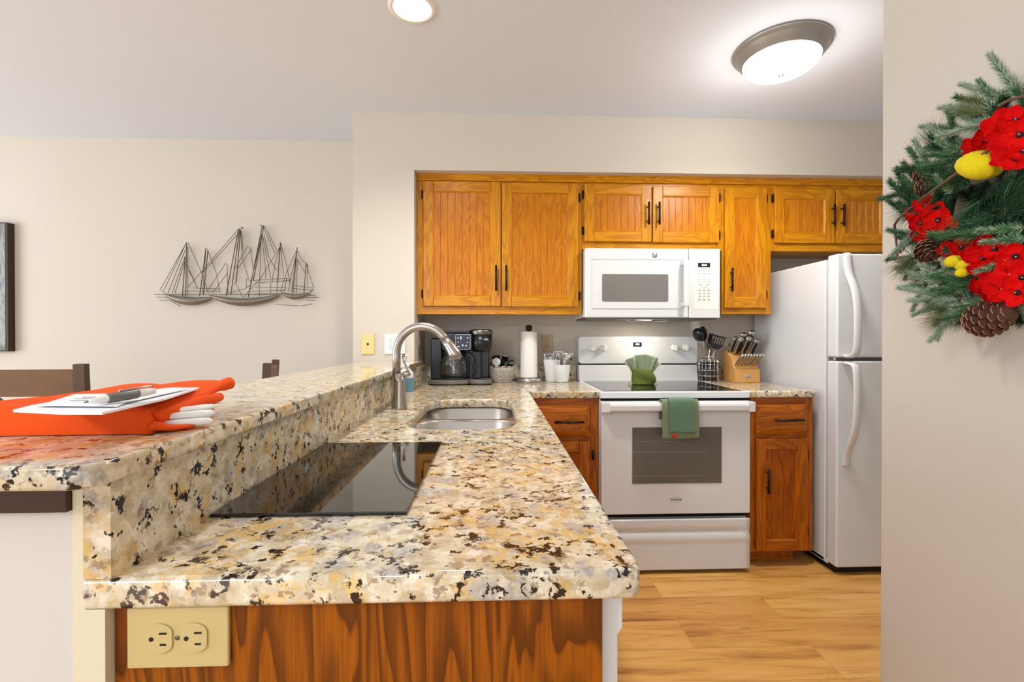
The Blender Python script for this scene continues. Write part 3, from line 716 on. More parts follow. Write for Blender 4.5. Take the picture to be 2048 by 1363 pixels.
# ------------------------------------------------------------------ coffee maker
cm = thing('coffee_maker', 'black two-way coffee maker with glass carafe in the counter corner', 'coffee maker', (-.2, 2.88, .914))
def lobe(cx, y0, y1, r, n=10):
    return [(cx+r*math.cos(R(180+180*k/n)), y0+r*.42+r*.42*math.sin(R(180+180*k/n))) for k in range(n+1)]+[(cx+r, y1), (cx-r, y1)]
bs = MB().prism(lobe(-.262, 2.735, 3.02, .120), 'z', .922, .944).prism(lobe(-.078, 2.755, 3.02, .068), 'z', .9222, .9435)
bs.build('base', 'base_silver', cm, bevel=.003)
MB().prism(lobe(-.262, 2.741, 3.015, .115), 'z', .914, .9225).prism(lobe(-.078, 2.761, 3.015, .063), 'z', .9142, .9224).build('foot', 'black_plastic', cm)
MB().lathe([(.085, .944), (.085, .950), (.07, .951), (.001, .951)], (-.238, 2.835, 0), 32, cap=False).build('warming_plate', 'black_matte', cm)
MB().box(-.30, -.03, 2.92, 3.02, .9442, 1.19).box(-.148, -.075, 2.86, 2.925, .9442, 1.12).build('column', 'black_plastic', cm, bevel=.006)
MB().box(-.368, -.303, 2.80, 3.01, .9445, 1.185).build('water_tank', 'foil_black', cm, bevel=.008)
MB().box(-.372, -.300, 2.79, 3.012, 1.1855, 1.196).build('tank_lid', 'black_plastic', cm, bevel=.003)
hd = MB().box(-.298, -.125, 2.775, 3.02, 1.112, 1.212).build('brew_head', 'black_plastic', cm, bevel=.008, seg=3)
MB().box(-.285, -.14, 2.79, 3.01, 1.212, 1.230).build('head_lid', 'black_plastic', hd, bevel=.006)
MB().prism(rrect(-.222, -.136, 1.118, 1.206, .010, 4), 'y', 2.7725, 2.7752).build('panel_rim', 'badge_gray', hd)
pn = MB().prism(rrect(-.2195, -.1385, 1.1205, 1.2035, .008, 4), 'y', 2.7705, 2.7735).build('touch_panel', 'panel_navy', hd)
marks(pn, 'touch_icons', [(-.206, 1.185, .007, .007), (-.190, 1.186, .006, .017), (-.152, 1.186, .006, .008), (-.180, 1.143, .007, .010), (-.160, 1.141, .007, .007), (-.204, 1.136, .012, .003), (-.205, 1.162, .010, .002), (-.152, 1.160, .010, .002)], 2.7706, 'card_white')
pb = MB().lathe([(.05, 1.105), (.060, 1.125), (.064, 1.15), (.064, 1.205)], (-.075, 2.835, 0), 40).build('pod_brewer', 'black_plastic', cm)
MB().lathe([(.0645, 1.205), (.0655, 1.208), (.066, 1.224), (.064, 1.232), (.055, 1.236), (.001, 1.236)], (-.075, 2.835, 0), 40, cap=False).build('brewer_lid', 'steel_dark', pb)
text('KEURIG', 'logo', 'card_white', .0095, (-.046, 2.7760, 1.176), (1, .48, 0), (0, 0, 1), pb)
cv = MB().lathe([(.070, .952), (.079, .960), (.084, .985), (.084, 1.03), (.078, 1.062), (.066, 1.083), (.064, 1.095), (.066, 1.098), (.062, 1.095), (.062, 1.083), (.074, 1.060), (.080, 1.03), (.080, .985), (.075, .962), (.067, .956)], (-.238, 2.835, 0), 40, cap=False)
ca = cv.build('carafe', 'glass_clear', cm)
MB().lathe([(.067, 1.088), (.070, 1.092), (.069, 1.104), (.055, 1.108), (.001, 1.108)], (-.238, 2.835, 0), 36, cap=False).build('carafe_lid', 'black_plastic', ca)
MB().tube([(-.172, 2.80, 1.092), (-.150, 2.78, 1.095), (-.128, 2.77, 1.08), (-.118, 2.765, 1.04), (-.112, 2.765, .99), (-.120, 2.77, .965)], .009, 10, flat=(1.1, .8)).build('carafe_handle', 'black_plastic', ca)
marks(ca, 'measure_marks', [(-.232+(.003 if i % 2 else -.002), .978+i*.0095, .012 if i % 2 else .008, .0018) for i in range(9)], 2.7512, 'card_white')

# basket of pods
bx, by = .046, 2.965
bk = thing('wicker_basket', 'small white woven basket of coffee pods between coffee maker and paper towels', 'basket', (bx, by, .914))
m = MB()
for zz in range(13):
    z = .918+zz*.0078; r = .052+.024*math.sin(min(1, (zz+1.5)/11)*PI/2)
    m.tube([(bx+(r+.0025*math.sin(k*PI/2+zz*PI))*math.cos(2*PI*k/48), by+(r+.0025*math.sin(k*PI/2+zz*PI))*math.sin(2*PI*k/48), z+.0015*math.sin(k*PI/2)) for k in range(49)], .0036, 6)
m.lathe([(.001, .9145), (.05, .9145), (.052, .920), (.001, .920)], (bx, by, 0), 32, cap=False)
m.build('weave', 'wicker', bk)
MB().tube([(bx+.077*math.cos(R(a)), by+.077*math.sin(R(a)), 1.013+.030*max(0, math.sin(R(a)))) for a in range(0, 361, 12)], .0025, 6).build('rim', 'black_matte', bk)
def pod():
    t = thing('coffee_pod', '', 'coffee pod', (0, 0, 0), 'coffee pods heaped in the woven basket')
    MB().lathe([(.001, -.02), (.017, -.02), (.0225, .018), (.0255, .019), (.0255, .021)], (0, 0, 0), 24, cap=False).build('cup', 'foil_black', t)
    MB().lathe([(.0255, .021), (.022, .0215), (.001, .0215)], (0, 0, 0), 24, cap=False).build('lid', 'foil_silver', t)
    return t
pd = pod()
PODS = [(-.035, -.035, 1.022, 70, 10, 'coffee pod leaning out at the front left of the woven basket'), (.008, -.030, 1.018, 120, 60, 'coffee pod lying at the front middle of the woven basket'),
        (.046, .002, 1.016, 100, 120, 'coffee pod at the right inside the woven basket'), (-.030, .022, 1.036, 35, 200, 'coffee pod at the back left of the woven basket'),
        (.024, .036, 1.046, 20, 20, 'coffee pod highest at the back of the basket heap')]
for i, (dx, dy, z, tl, rz, lb) in enumerate(PODS):
    o = pd if i == 0 else copy_tree(pd); o.location = (bx+dx, by+dy, z+.012); o.rotation_euler = (R(tl), 0, R(rz)); o['label'] = lb

# paper towels
px_, py_ = .215, 2.955
ph = thing('paper_towel_holder', 'brushed steel paper towel stand with a round weighted base', 'paper towel holder', (px_, py_, .914))
MB().lathe([(.077, 0), (.080, .003), (.080, .022), (.074, .027), (.001, .027)], (px_, py_, .914), 48, cap=False).build('base', 'steel', ph)
MB().lathe([(.006, .027), (.006, .318)], (px_, py_, .914), 16).build('rod', 'steel', ph)
MB().lathe([(.001, .352), (.014, .350), (.019, .344), (.020, .330), (.019, .320), (.010, .316), (.006, .314)], (px_, py_, .914), 24, cap=False).build('finial', 'bronze', ph)
o = MB().lathe([(.018, .030), (.052, .030), (.0525, .034), (.0525, .306), (.052, .310), (.018, .310), (.018, .030)], (px_, py_, .914), 48, cap=False)
tag(o.build('paper_towel_roll', 'paper_white', loc=(px_, py_, .944)), 'white paper towel roll standing on the steel stand', 'paper towels')

# cutlery caddy
cx_, cy_ = .385, 2.965
cd_ = thing('cutlery_caddy', 'white ceramic two-cup cutlery caddy left of the stove', 'cutlery caddy', (cx_, cy_, .914))
def cup(x, y, top, rt, rb, nm):
    MB().lathe([(.001, .001), (rb, .001), (rb+.002, .006), (rt, top), (rt-.001, top+.003), (rt-.004, top), (rb-.002, .012), (.001, .010)], (x, y, .914), 32, cap=False, sy=.95).build(nm, 'white_enamel', cd_)
cup(.358, 2.965, .137, .053, .036, 'cup'); cup(.418, 2.935, .104, .052, .036, 'cup')
MB().tube([(.372, 2.99, .99), (.372, 2.99, 1.085), (.378, 2.99, 1.098), (.41, 2.99, 1.100), (.43, 2.99, 1.096), (.435, 2.99, 1.08), (.435, 2.975, .99)], .006, 10).build('handle', 'white_enamel', cd_)
def fork_bm():
    m = MB(); m.tube([(0, 0, 0), (0, 0, .07), (0, 0, .12)], [.0035, .003, .0025], 8, flat=(1.4, .6))
    m.box(-.010, .010, -.001, .001, .12, .135)
    for k in range(4): m.tube([(-.0085+.0057*k, 0, .135), (-.0085+.0057*k, -.002, .165)], [.0016, .0009], 6)
    return m
def spoon_bm():
    m = MB(); m.tube([(0, 0, 0), (0, 0, .07), (0, 0, .125)], [.0038, .003, .0025], 8, flat=(1.4, .6))
    m.ball((0, 0, .148), .026, sx=.70, sy=.14, sz=1.0, n=10); return m
def knife_bm():
    m = MB(); m.tube([(0, 0, 0), (0, 0, .08)], [.004, .005], 8, flat=(1.3, .6)); m.prism([(-.007, .08), (.007, .08), (.008, .15), (.002, .175), (-.006, .16)], 'y', -.0008, .0008); return m
protos = {}
def utensil(kind, bm, mat, label, cat, base, tip, group, roll=0):
    if kind not in protos:
        o = bm().build(kind, mat, loc=(0, 0, 0)); protos[kind] = o
    else:
        o = protos[kind].copy(); COL.objects.link(o)
    o['group'] = group; o['label'] = label; o['category'] = cat
    d = Vector(tip)-Vector(base); o.matrix_world = Matrix.Translation(base) @ rot_to(d) @ Matrix.Rotation(R(roll), 4, 'Z'); return o
G = 'steel cutlery in the white caddy'
for k, (kind, fn, lb, b, tp) in enumerate([
    ('fork', fork_bm, 'steel fork at the back left of the tall caddy cup', (.352, 2.98, .935), (.352, 2.985, 1.1)),
    ('fork', fork_bm, 'steel fork beside the white caddy handle', (.360, 2.975, .935), (.372, 2.965, 1.1)),
    ('fork', fork_bm, 'steel fork leaning left in the tall caddy cup', (.345, 2.975, .930), (.326, 2.965, 1.08)),
    ('spoon', spoon_bm, 'steel spoon in the middle of the low caddy cup', (.412, 2.93, .930), (.392, 2.905, 1.06)),
    ('spoon', spoon_bm, 'steel spoon leaning far right out of the low caddy cup', (.428, 2.94, .930), (.472, 2.945, 1.07)),
    ('spoon', spoon_bm, 'steel spoon tilted toward the front of the low caddy cup', (.420, 2.915, .930), (.430, 2.885, 1.05)),
    ('table_knife', knife_bm, 'steel table knife in the low caddy cup behind the spoons', (.43, 2.95, .930), (.445, 2.965, 1.06)),
    ('table_knife', knife_bm, 'steel table knife at the left in the tall caddy cup', (.340, 2.98, .93), (.318, 2.98, 1.06)),
]): utensil(kind, fn, 'chrome', lb, kind.replace('_', ' ').replace('table ', ''), b, tp, G, k*25)

# utensil crock
ux, uy = 1.345, 2.965
uc = thing('utensil_holder', 'round black wire utensil holder between the stove and knife block', 'utensil holder', (ux, uy, .914))
m = MB()
for z in (.918, .950, .985, 1.020, 1.052, 1.070): m.tube([(ux+.056*math.cos(2*PI*k/36), uy+.056*math.sin(2*PI*k/36), z) for k in range(37)], .0022, 6)
for k in range(14):
    a = 2*PI*k/14; m.tube([(ux+.056*math.cos(a), uy+.056*math.sin(a), .918), (ux+.056*math.cos(a), uy+.056*math.sin(a), 1.070)], .0016, 6)
m.build('wire_basket', 'chrome', uc)
MB().lathe([(.001, .915), (.050, .915), (.052, .92), (.052, 1.030), (.0505, 1.030), (.0505, .922), (.001, .920)], (ux, uy, 0), 36, cap=False).build('liner', 'black_plastic', uc)
def ladle():
    m = MB(); m.tube([(0, 0, 0), (0, 0, .22), (0, -.01, .26)], [.005, .0045, .005], 8, flat=(1.4, .7), m=1); m.ball((0, -.012, .295), .043, sx=1, sy=.55, sz=1, n=12); return m
def servespoon():
    m = MB(); m.tube([(0, 0, 0), (0, 0, .21), (0, 0, .24)], [.005, .0045, .005], 8, flat=(1.4, .7), m=1); m.ball((0, 0, .285), .046, sx=.72, sy=.2, n=12); return m
def turner():
    m = MB(); m.tube([(0, 0, 0), (0, 0, .17), (0, -.006, .20)], [.005, .0045, .005], 8, flat=(1.4, .7), m=1)
    m.prism([(-.02, .20), (.02, .20), (.038, .225), (.038, .231), (-.038, .231), (-.038, .225)], 'y', -.008, -.004)
    for k in range(6): m.box(-.038+.0142*k, -.038+.0142*k+.005, -.008, -.004, .231, .275)
    m.box(-.038, .038, -.008, -.004, .275, .285); return m
def masher():
    m = MB(); m.tube([(0, 0, 0), (0, 0, .22)], [.005, .006], 8, flat=(1.4, .7), m=1)
    m.box(-.022, .022, -.003, .003, .22, .25)
    for k in range(5): m.tube([(-.02+.01*k, 0, .25), (-.022+.011*k, -.008, .285)], [.0035, .0025], 6)
    return m
def whisk():
    m = MB(); m.tube([(0, 0, 0), (0, 0, .16)], [.006, .006], 8, m=1)
    for k in range(5):
        a = PI*k/5; m.tube([(.036*math.sin(PI*j/12)*math.cos(a)*(1 if 1 else 0), .036*math.sin(PI*j/12)*math.sin(a), .16+.11*j/12) for j in range(13)], .0014, 6)
    return m
def util(name, fn, label, base, tip, roll=0):
    o = fn().build(name, ['black_plastic', 'steel'], loc=(0, 0, 0)); tag(o, label, name.replace('_', ' '))
    o.matrix_world = Matrix.Translation(base) @ rot_to(Vector(tip)-Vector(base)) @ Matrix.Rotation(R(roll), 4, 'Z')
util('ladle', ladle, 'black ladle leaning left in the wire utensil holder', (1.365, 2.97, .93), (1.265, 2.93, 1.25))
util('serving_spoon', servespoon, 'black serving spoon upright beside the ladle', (1.345, 2.975, .93), (1.31, 2.97, 1.25), 15)
util('pasta_fork', masher, 'black toothed pasta fork, tallest in the utensil holder', (1.345, 2.98, .93), (1.357, 2.965, 1.22))
util('slotted_turner', turner, 'black slotted turner leaning right in the utensil holder', (1.325, 2.955, .925), (1.392, 2.925, 1.19), 100)
util('whisk', whisk, 'wire whisk with steel handle behind the slotted turner', (1.33, 2.985, .925), (1.40, 2.99, 1.18))

# knife block
kb = thing('knife_block', 'light maple knife block with steel handled knives beside the refrigerator', 'knife block', (1.535, 2.92, .914))
kp = [(2.85, .9145), (2.85, .997), (2.872, 1.001), (2.893, 1.052), (2.905, 1.060), (2.965, 1.108), (2.985, 1.112), (3.025, 1.085), (2.995, .9145)]
bl = MB().prism(kp, 'x', 1.458, 1.612).build('block', 'block_wood', kb, bevel=.003)
MB().lathe([(.001, .001), (.0185, .001), (.019, 0)], (0, 0, 0), 28, sy=.6, M=Matrix.Translation((1.535, 2.8498, .953)) @ Matrix.Rotation(R(90), 4, 'X'), cap=False).build('badge', 'badge_gray', kb)
ks = thing('steak_knife', '', 'knife', (0, 0, 0), 'steak knives in the front row of the knife block')
MB().tube([(0, 0, -.004), (0, 0, .03), (0, 0, .085), (0, 0, .102)], [.0046, .0060, .0054, .0060], 10, flat=(1.5, .85)).build('handle', 'steel', ks)
MB().tube([(0, 0, .1015), (0, 0, .1085)], [.0068, .0062], 10, flat=(1.4, .95)).build('end_cap', 'chrome', ks)
dirn = Vector((0, -.80, .60))
ords = ['leftmost', 'second from left', 'third from left', 'fourth from left', 'fourth from right', 'third from right', 'second from right', 'rightmost']
for i in range(8):
    o = ks if i == 0 else copy_tree(ks)
    o.matrix_world = Matrix.Translation((1.474+i*.0178, 2.880, 1.020)) @ rot_to(dirn); o['label'] = 'steel steak knife, %s in the front row of the block' % ords[i]
kk = thing('kitchen_knife', '', 'knife', (0, 0, 0), 'large knives in the top of the knife block')
MB().tube([(0, 0, -.004), (0, 0, .02), (0, 0, .06), (0, 0, .11), (0, 0, .125)], [.0095, .0125, .0108, .0130, .0115], 10, flat=(.8, 1.35)).build('handle', 'steel', kk)
MB().box(-.0065, .0065, -.0175, -.0125, .015, .105).build('grip_inlay', 'black_matte', kk, bevel=.002)
KN = [(1.478, 2.955, .0, .9, 'large knife handle, far left in the block top'), (1.500, 2.935, .0, 1.0, 'large knife handle, second from left in the block top'),
      (1.522, 2.955, .0, 1.15, 'chef knife handle, near the middle of the block top'), (1.545, 2.935, .02, 1.05, 'wide bread knife handle, right of the middle of the block'),
      (1.566, 2.96, .03, 1.25, 'tallest knife handle, upper right of the block'), (1.590, 2.93, .05, .95, 'low knife handle, far right in the block top')]
for i, (x, y, dx, s_, lb) in enumerate(KN):
    o = kk if i == 0 else copy_tree(kk); z = 1.06+(y-2.905)*.8
    o.matrix_world = Matrix.Translation((x, y, z+.002)) @ rot_to((dx, -.62, .78)) @ Matrix.Scale(s_, 4); o['label'] = lb
sh = thing('kitchen_shears', 'black ring handled shears standing in the left of the knife block', 'shears', (1.470, 2.975, 1.10))
m = MB()
for s_ in (-1, 1): m.tube([(1.470+s_*.014+.014*math.cos(2*PI*k/20), 2.945+.008*math.sin(2*PI*k/20), 1.165+.024*math.sin(2*PI*k/20)) for k in range(21)], .0034, 8)
m.tube([(1.470, 2.960, 1.095), (1.470, 2.950, 1.145)], .005, 8); m.build('handles', 'nickel', sh)

# ------------------------------------------------------------------ cloths
nx, ny = .860, 2.735
nk = thing('folded_napkin', 'sage green cloth folded as a fan standing on the stove glass', 'napkin', (nx, ny, .917))
def fan(u, v):
    a = (u-.5)*2; sp = .048+.046*v**.8+.018*max(0, v-.6); ang = a*PI*.52
    pleat = math.cos(u*PI*8)*.019*(.35+v); z = .975+.117*v*math.cos(a*1.05)**.8-.020*max(0, v-.72)*abs(a)*2
    return Vector((nx+sp*math.sin(ang)*1.0, ny+.018-.010*math.cos(ang)-pleat-.018*v*v*math.cos(ang), z))
MB().grid(fan, 72, 14, thick=.004).build('fan', 'green_napkin', nk)
def band(u, v):
    a = 2*PI*u; z = .9185+.080*v; rx = .058+.006*math.sin(v*PI)+.002*math.sin(a*3+v*4); ry = .036
    cr = .004*math.sin(a*2+v*6)+.0035*math.sin(5*v+a)
    return Vector((nx+(rx+cr)*math.cos(a), ny+.008+(ry+cr)*math.sin(a), z-.010*math.sin(a*1.0+.6)*v))
MB().grid(band, 48, 12, thick=-.004).build('wrap', 'green_band', nk)
for s_ in (-1, 1):
    MB().grid(lambda u, v: Vector((nx+s_*(.052+.040*u), ny+.01+.02*(v-.5)*(1-u), .9185+.030*v*(1-u)+.002)), 8, 6, thick=.003).build('corner', 'green_napkin', nk)

def hang(name, mat, x0, x1, zfront, zback, off, seed, skew=0, parent=None):
    path = [(2.366, zback), (2.364, .860), (2.358, .874), (2.346, .880), (2.332, .876), (2.325, .864), (2.322, .84), (2.321, zfront)]
    path = [Vector((0, a-off*(1 if i > 3 else -.0) , b+off*(1 if 1 < i < 6 else 0))) for i, (a, b) in enumerate(path)]
    L_ = [0]
    for i in range(1, len(path)): L_.append(L_[-1]+(path[i]-path[i-1]).length)
    def P(u, v):
        s = v*L_[-1]; i = max(k for k in range(len(L_)) if L_[k] <= s+1e-9); i = min(i, len(path)-2)
        t_ = (s-L_[i])/(L_[i+1]-L_[i]); p = path[i].lerp(path[i+1], t_)
        wv = .0022*mnoise.noise(Vector((u*3+seed, v*4, 0)))
        return Vector((x0+(x1-x0)*u+skew*max(0, v-.4)*u+.003*mnoise.noise(Vector((seed, v*5, u))), p.y-abs(wv)-.0022*math.sin(u*PI*2+seed)**2*max(0, v-.45), p.z-(.004*math.sin(u*3+seed) if v > .98 else 0)))
    return MB().grid(P, 24, 44, thick=.0042).build(name, mat, parent)
tw = thing('hand_towel', 'green terry hand towel hanging over the oven door handle', 'towel', (.915, 2.34, .87))
hang('under_layer', 'green_pale', .824, 1.006, .694, .78, 0, 1.0, parent=tw)
hang('top_layer', 'green_terry', .855, .984, .722, .79, .0065, 4.2, parent=tw)
MB().ball((.882, 2.3125, .708), .011, sx=1, sy=.4, sz=1.25).build('red_tag', 'red_tag', tw)

# soap bottle
sx_, sy_ = -.372, 2.045
sb = thing('soap_bottle', 'clear white pump soap bottle with a blue label behind the faucet', 'soap bottle', (sx_, sy_, .914))
MB().lathe([(.001, 0), (.031, 0), (.033, .004), (.033, .105), (.029, .125), (.017, .140), (.012, .146), (.012, .150), (.001, .150)], (sx_, sy_, .9142), 32, cap=False, sy=.75).build('bottle', 'bottle_plastic', sb)
MB().lathe([(.0334, .045), (.0336, .05), (.0336, .12-.02), (.0334, .103)], (sx_, sy_, .9142), 32, cap=False, sy=.76).build('label', 'label_blue', sb)
MB().lathe([(.014, .148), (.014, .166), (.006, .168), (.004, .19), (.010, .191), (.010, .199), (.001, .201)], (sx_, sy_, .914), 20, cap=False).tube([(sx_, sy_, 1.109), (sx_-.02, sy_-.012, 1.108), (sx_-.028, sy_-.016, 1.102)], .0042, 8).build('pump', 'white_plastic', sb)

# ------------------------------------------------------------------ orange cloth bundle with papers and pen
zb = 1.0575
FL, FR, BR, BL = Vector((-.735, .640, 0)), Vector((-.452, .650, 0)), Vector((-.478, .84, 0)), Vector((-.665, .890, 0))
def clothshape(u, v, side):
    p = (FL.lerp(FR, u)).lerp(BL.lerp(BR, u), v)
    e = min(u, 1-u, 1.0)*2; g = min(v, 1-v)*2
    edge = (1-(1-min(1, e*5))**2)**.5*(1-(1-min(1, g*6))**2)**.5
    top = .034+.010*math.sin(u*2.5+1)*v+.006*max(0, v-.45)*max(0, u-.25)*2.6+.010*max(0, v-.5)*(1-u)+.0022*math.sin(u*9+v*5)
    n = .0022*mnoise.noise(Vector((u*4, v*6, 2)))
    h = (top+n)*edge
    return Vector((p.x, p.y, zb+.0005+(h if side else 0)))
oc = thing('folded_cloth', 'bright orange cloth folded in a thick bundle on the granite bar', 'cloth', (-.58, .8, zb))
m = MB(); m.grid(lambda u, v: clothshape(u, v, 1), 60, 40); m.grid(lambda u, v: clothshape(u, v, 0), 60, 40)
m.build('bundle', 'orange_cloth', oc)
def flap(u, v):   # top layer whose right edge lifts and rolls at the back corner
    a = Vector((-.466, .668, zb+.030)); b = Vector((-.467, .868, zb+.050)); c_ = Vector((-.56, .70, zb+.035)); d_ = Vector((-.59, .88, zb+.044))
    p = c_.lerp(d_, v).lerp(a.lerp(b, v), u); p.z += .004*math.sin(u*PI)+.002*math.sin(v*9)-.012*max(0, u-.85)/.15*(1-v); return p
MB().grid(flap, 20, 30, thick=.006).build('top_flap', 'orange_cloth', oc)
rl = MB()
rl.tube([flap(1, k/16)+Vector((-.002, 0, -.004)) for k in range(17)], [.008+.003*math.sin(k*.9) for k in range(17)], 12)
rl.tube([Vector((-.462, .668, zb+.016)), Vector((-.456, .71, zb+.022)), Vector((-.450, .76, zb+.028)), Vector((-.447, .80, zb+.031))], [.011, .0105, .0105, .007], 12)
rl.tube([Vector((-.458, .660, zb+.0095)), Vector((-.438, .668, zb+.005)), Vector((-.420, .688, zb+.004))], [.008, .0045, .003], 12, flat=(1.6, .9))
rl.build('folded_edge', 'orange_cloth', oc)
wr = thing('white_cloth_roll', 'white pleated cloth end sticking out beneath the orange bundle', 'cloth', (-.42, .70, zb+.012))
for k, (a, b, r_) in enumerate((((-.460, .684, .0165), (-.409, .712, .018), .0058), ((-.455, .676, .0085), (-.405, .700, .0085), .0056), ((-.466, .694, .022), (-.418, .728, .0255), .0045))):
    a = Vector((a[0], a[1], zb+a[2])); b = Vector((b[0], b[1], zb+b[2]))
    MB().tube([a, a.lerp(b, .4), a.lerp(b, .8), b, b+(b-a)*.06], [r_*.8, r_, r_*1.05, r_*.9, r_*.35], 12, flat=(1.35, .95)).build('fold', 'paper_white', wr)
zp = zb+.048
def sheet(name, label, cat, corners, z, mat, th=.0012):
    pts = [at(x, y, Z=z) for x, y in corners]
    o = MB().prism([(p.x, p.y) for p in pts], 'z', z, z+th).build(name, mat, loc=(sum(p.x for p in pts)/len(pts), sum(p.y for p in pts)/len(pts), z), bevel=.0004)
    return tag(o, label, cat)
sheet('brochure', 'white brochure, lower and larger of the papers on the orange cloth', 'paper', [(26, 824), (120, 829), (205, 829), (330, 800), (418, 772), (360, 776), (140, 800), (60, 815)], zp-.0055, 'card_white', .003)
sheet('note_card', 'white printed card lying uppermost on the orange cloth under the pen', 'paper', [(75, 812), (150, 789), (300, 787), (385, 776), (250, 806), (235, 813)], zp-.001, 'card_white')
o = bpy.data.objects['note_card']
m = MB()
for (a, b) in (((150, 797), (205, 797)), ((165, 794), (210, 794)), ((140, 801), (190, 800.5))):
    p, q = at(*a, Z=zp+.0006), at(*b, Z=zp+.0006); m.tube([p, q], .0006, 4)
m.build('printed_lines', 'print_gray', o)
pa, pb_ = at(176, 803, Z=zp+.006), at(308, 781, Z=zp+.010)
pe = thing('pen', 'white ballpoint pen with a gray rubber grip on the card', 'pen', tuple(pa))
dv = (pb_-pa).normalized(); Lp = (pb_-pa).length
MB().tube([pa+dv*.0, pa+dv*.006, pa+dv*.016, pa+dv*.02], [.0012, .0030, .0050, .0052], 16).build('tip', 'white_plastic', pe)
MB().tube([pa+dv*.02, pa+dv*.022, pa+dv*.055, pa+dv*.058], [.0052, .0060, .0062, .0054], 16).build('grip', 'pen_gray', pe)
MB().tube([pa+dv*.058, pa+dv*(Lp-.01), pb_], [.0052, .0050, .0040], 16).build('barrel', 'white_plastic', pe)
MB().tube([pa+dv*(Lp-.045)+Vector((0, 0, .007)), pa+dv*(Lp-.004)+Vector((0, 0, .007)), pb_+Vector((0, 0, .003))], .0012, 8).build('clip', 'steel', pe)
MB().tube([pa-dv*.004, pa+dv*.001], [.0006, .0011], 8).build('point', 'pen_ink', pe)

# ------------------------------------------------------------------ dining chairs beyond the bar
def chair(label, loc, rz):
    c = thing('dining_chair', label, 'chair', (0, 0, 0))
    for s in (-1, 1):
        MB().prism([(s*.20-.024, 0), (s*.20+.024, 0), (s*.20+.024, 1.07), (s*.20-.024, 1.07)], 'y', -.03, .004, M=Matrix.Rotation(R(3), 4, 'X')).build('back_post', 'dark_walnut', c, bevel=.002)
        MB().box(s*.20-.022, s*.20+.022, .36, .405, 0, .60).build('leg', 'dark_walnut', c, bevel=.002)
    Mx = Matrix.Rotation(R(3), 4, 'X')
    MB().box(-.176, .176, -.028, .0, .925, 1.045, M=Mx).build('top_rail', 'chair_rail', c, bevel=.003)
    m = MB()
    for s in (-1, 1): m.box(-.008, .008, -.016, -.010, -.26, .26, M=Mx @ Matrix.Translation((0, -.0035*s, .79)) @ Matrix.Rotation(s*R(50), 4, 'Y'))
    m.build('cross_brace', 'wire_metal', c)
    MB().box(-.176, .176, -.024, -.004, .62, .67, M=Mx).build('lower_rail', 'dark_walnut', c, bevel=.002)
    MB().box(-.225, .225, .0, .42, .60, .635).build('seat', 'chair_rail', c, bevel=.008)
    MB().box(-.18, .18, .37, .395, .22, .26).box(-.212, -.188, .0, .37, .28, .31).box(.188, .212, .0, .37, .28, .31).build('stretcher', 'dark_walnut', c)
    c.location = loc; c.rotation_euler = (0, 0, rz); return c
pa = at(173, 722, Z=1.068)
pa = at(173, 722, Y=2.28)
chair('brown wooden dining chair behind the orange cloth at the left edge', (pa.x-.20, 2.30, 0), R(4))
pb2 = at(513, 722, Y=2.44)
chair('brown wooden dining chair seen edge-on above the middle of the bar', (pb2.x, 2.44, 0), R(109))

# ------------------------------------------------------------------ painting and wire ships on the dining wall
pt = thing('painting', 'gray abstract canvas in a dark brown edge at the far left wall', 'painting', (-3.2, 3.08, 1.5))
MB().box(-3.60, -2.985, 3.065, YB-.001, 1.103, 1.895).build('frame', 'frame_brown', pt, bevel=.002)
MB().box(-3.59, -3.0, 3.0635, 3.0655, 1.110, 1.888).build('canvas', 'painting_canvas', pt)

YS = 3.085
def S(zx, zy, dy=0.0): return at(280+zx*.1953, 420+zy*.1953, Y=YS+dy)
sa = thing('metal_wall_art', 'wire and metal sailing ships sculpture hanging on the dining wall', 'wall art', tuple(S(1000, 900)))
def hull(pts_top, bot, bulge=.028):
    """curved half shell: top line left->right in sculpture units, belly depth bot"""
    n = 28
    def P(u, v):
        x = pts_top[0][0]+(pts_top[1][0]-pts_top[0][0])*u; yt = pts_top[0][1]+(pts_top[1][1]-pts_top[0][1])*u+pts_top[2]*math.sin(PI*u)
        yb = yt+(bot*math.sin(PI*u)**.6); p = S(x+(.5-u)*0, yt+(yb-yt)*v); p.y -= bulge*math.sin(PI*u)**.6*math.sin(PI*(.15+.75*v)); return p
    m = MB().grid(P, n, 8, thick=.0015); return m.build('hull', 'hull_metal', sa)
hull(((250, 852), (745, 890), 22), 78); hull(((708, 868), (1452, 858), 42), 74); hull(((1440, 838), (1738, 842), 22), 52)
def wires(name, lines, r, n=6, mat='wire_metal'):
    m = MB()
    for L_ in lines: m.tube([S(*p) for p in L_], r, n)
    return m.build(name, mat, sa)
def one(name, L_, r): return MB().tube([S(*p) for p in L_], r, 8).build(name, 'wire_metal', sa)
for L_ in ([(435, 880), (462, 480)], [(468, 880), (478, 330)], [(610, 880), (676, 385)], [(650, 870), (696, 405)], [(880, 880), (1010, 190)], [(930, 870), (1022, 185)],
           [(1108, 890), (1252, 160)], [(1160, 720), (1268, 155)], [(1410, 740), (1438, 330)], [(1565, 850), (1610, 380)], [(1680, 850), (1702, 540)], [(985, 740), (1030, 200)]): one('mast', L_, .0026)
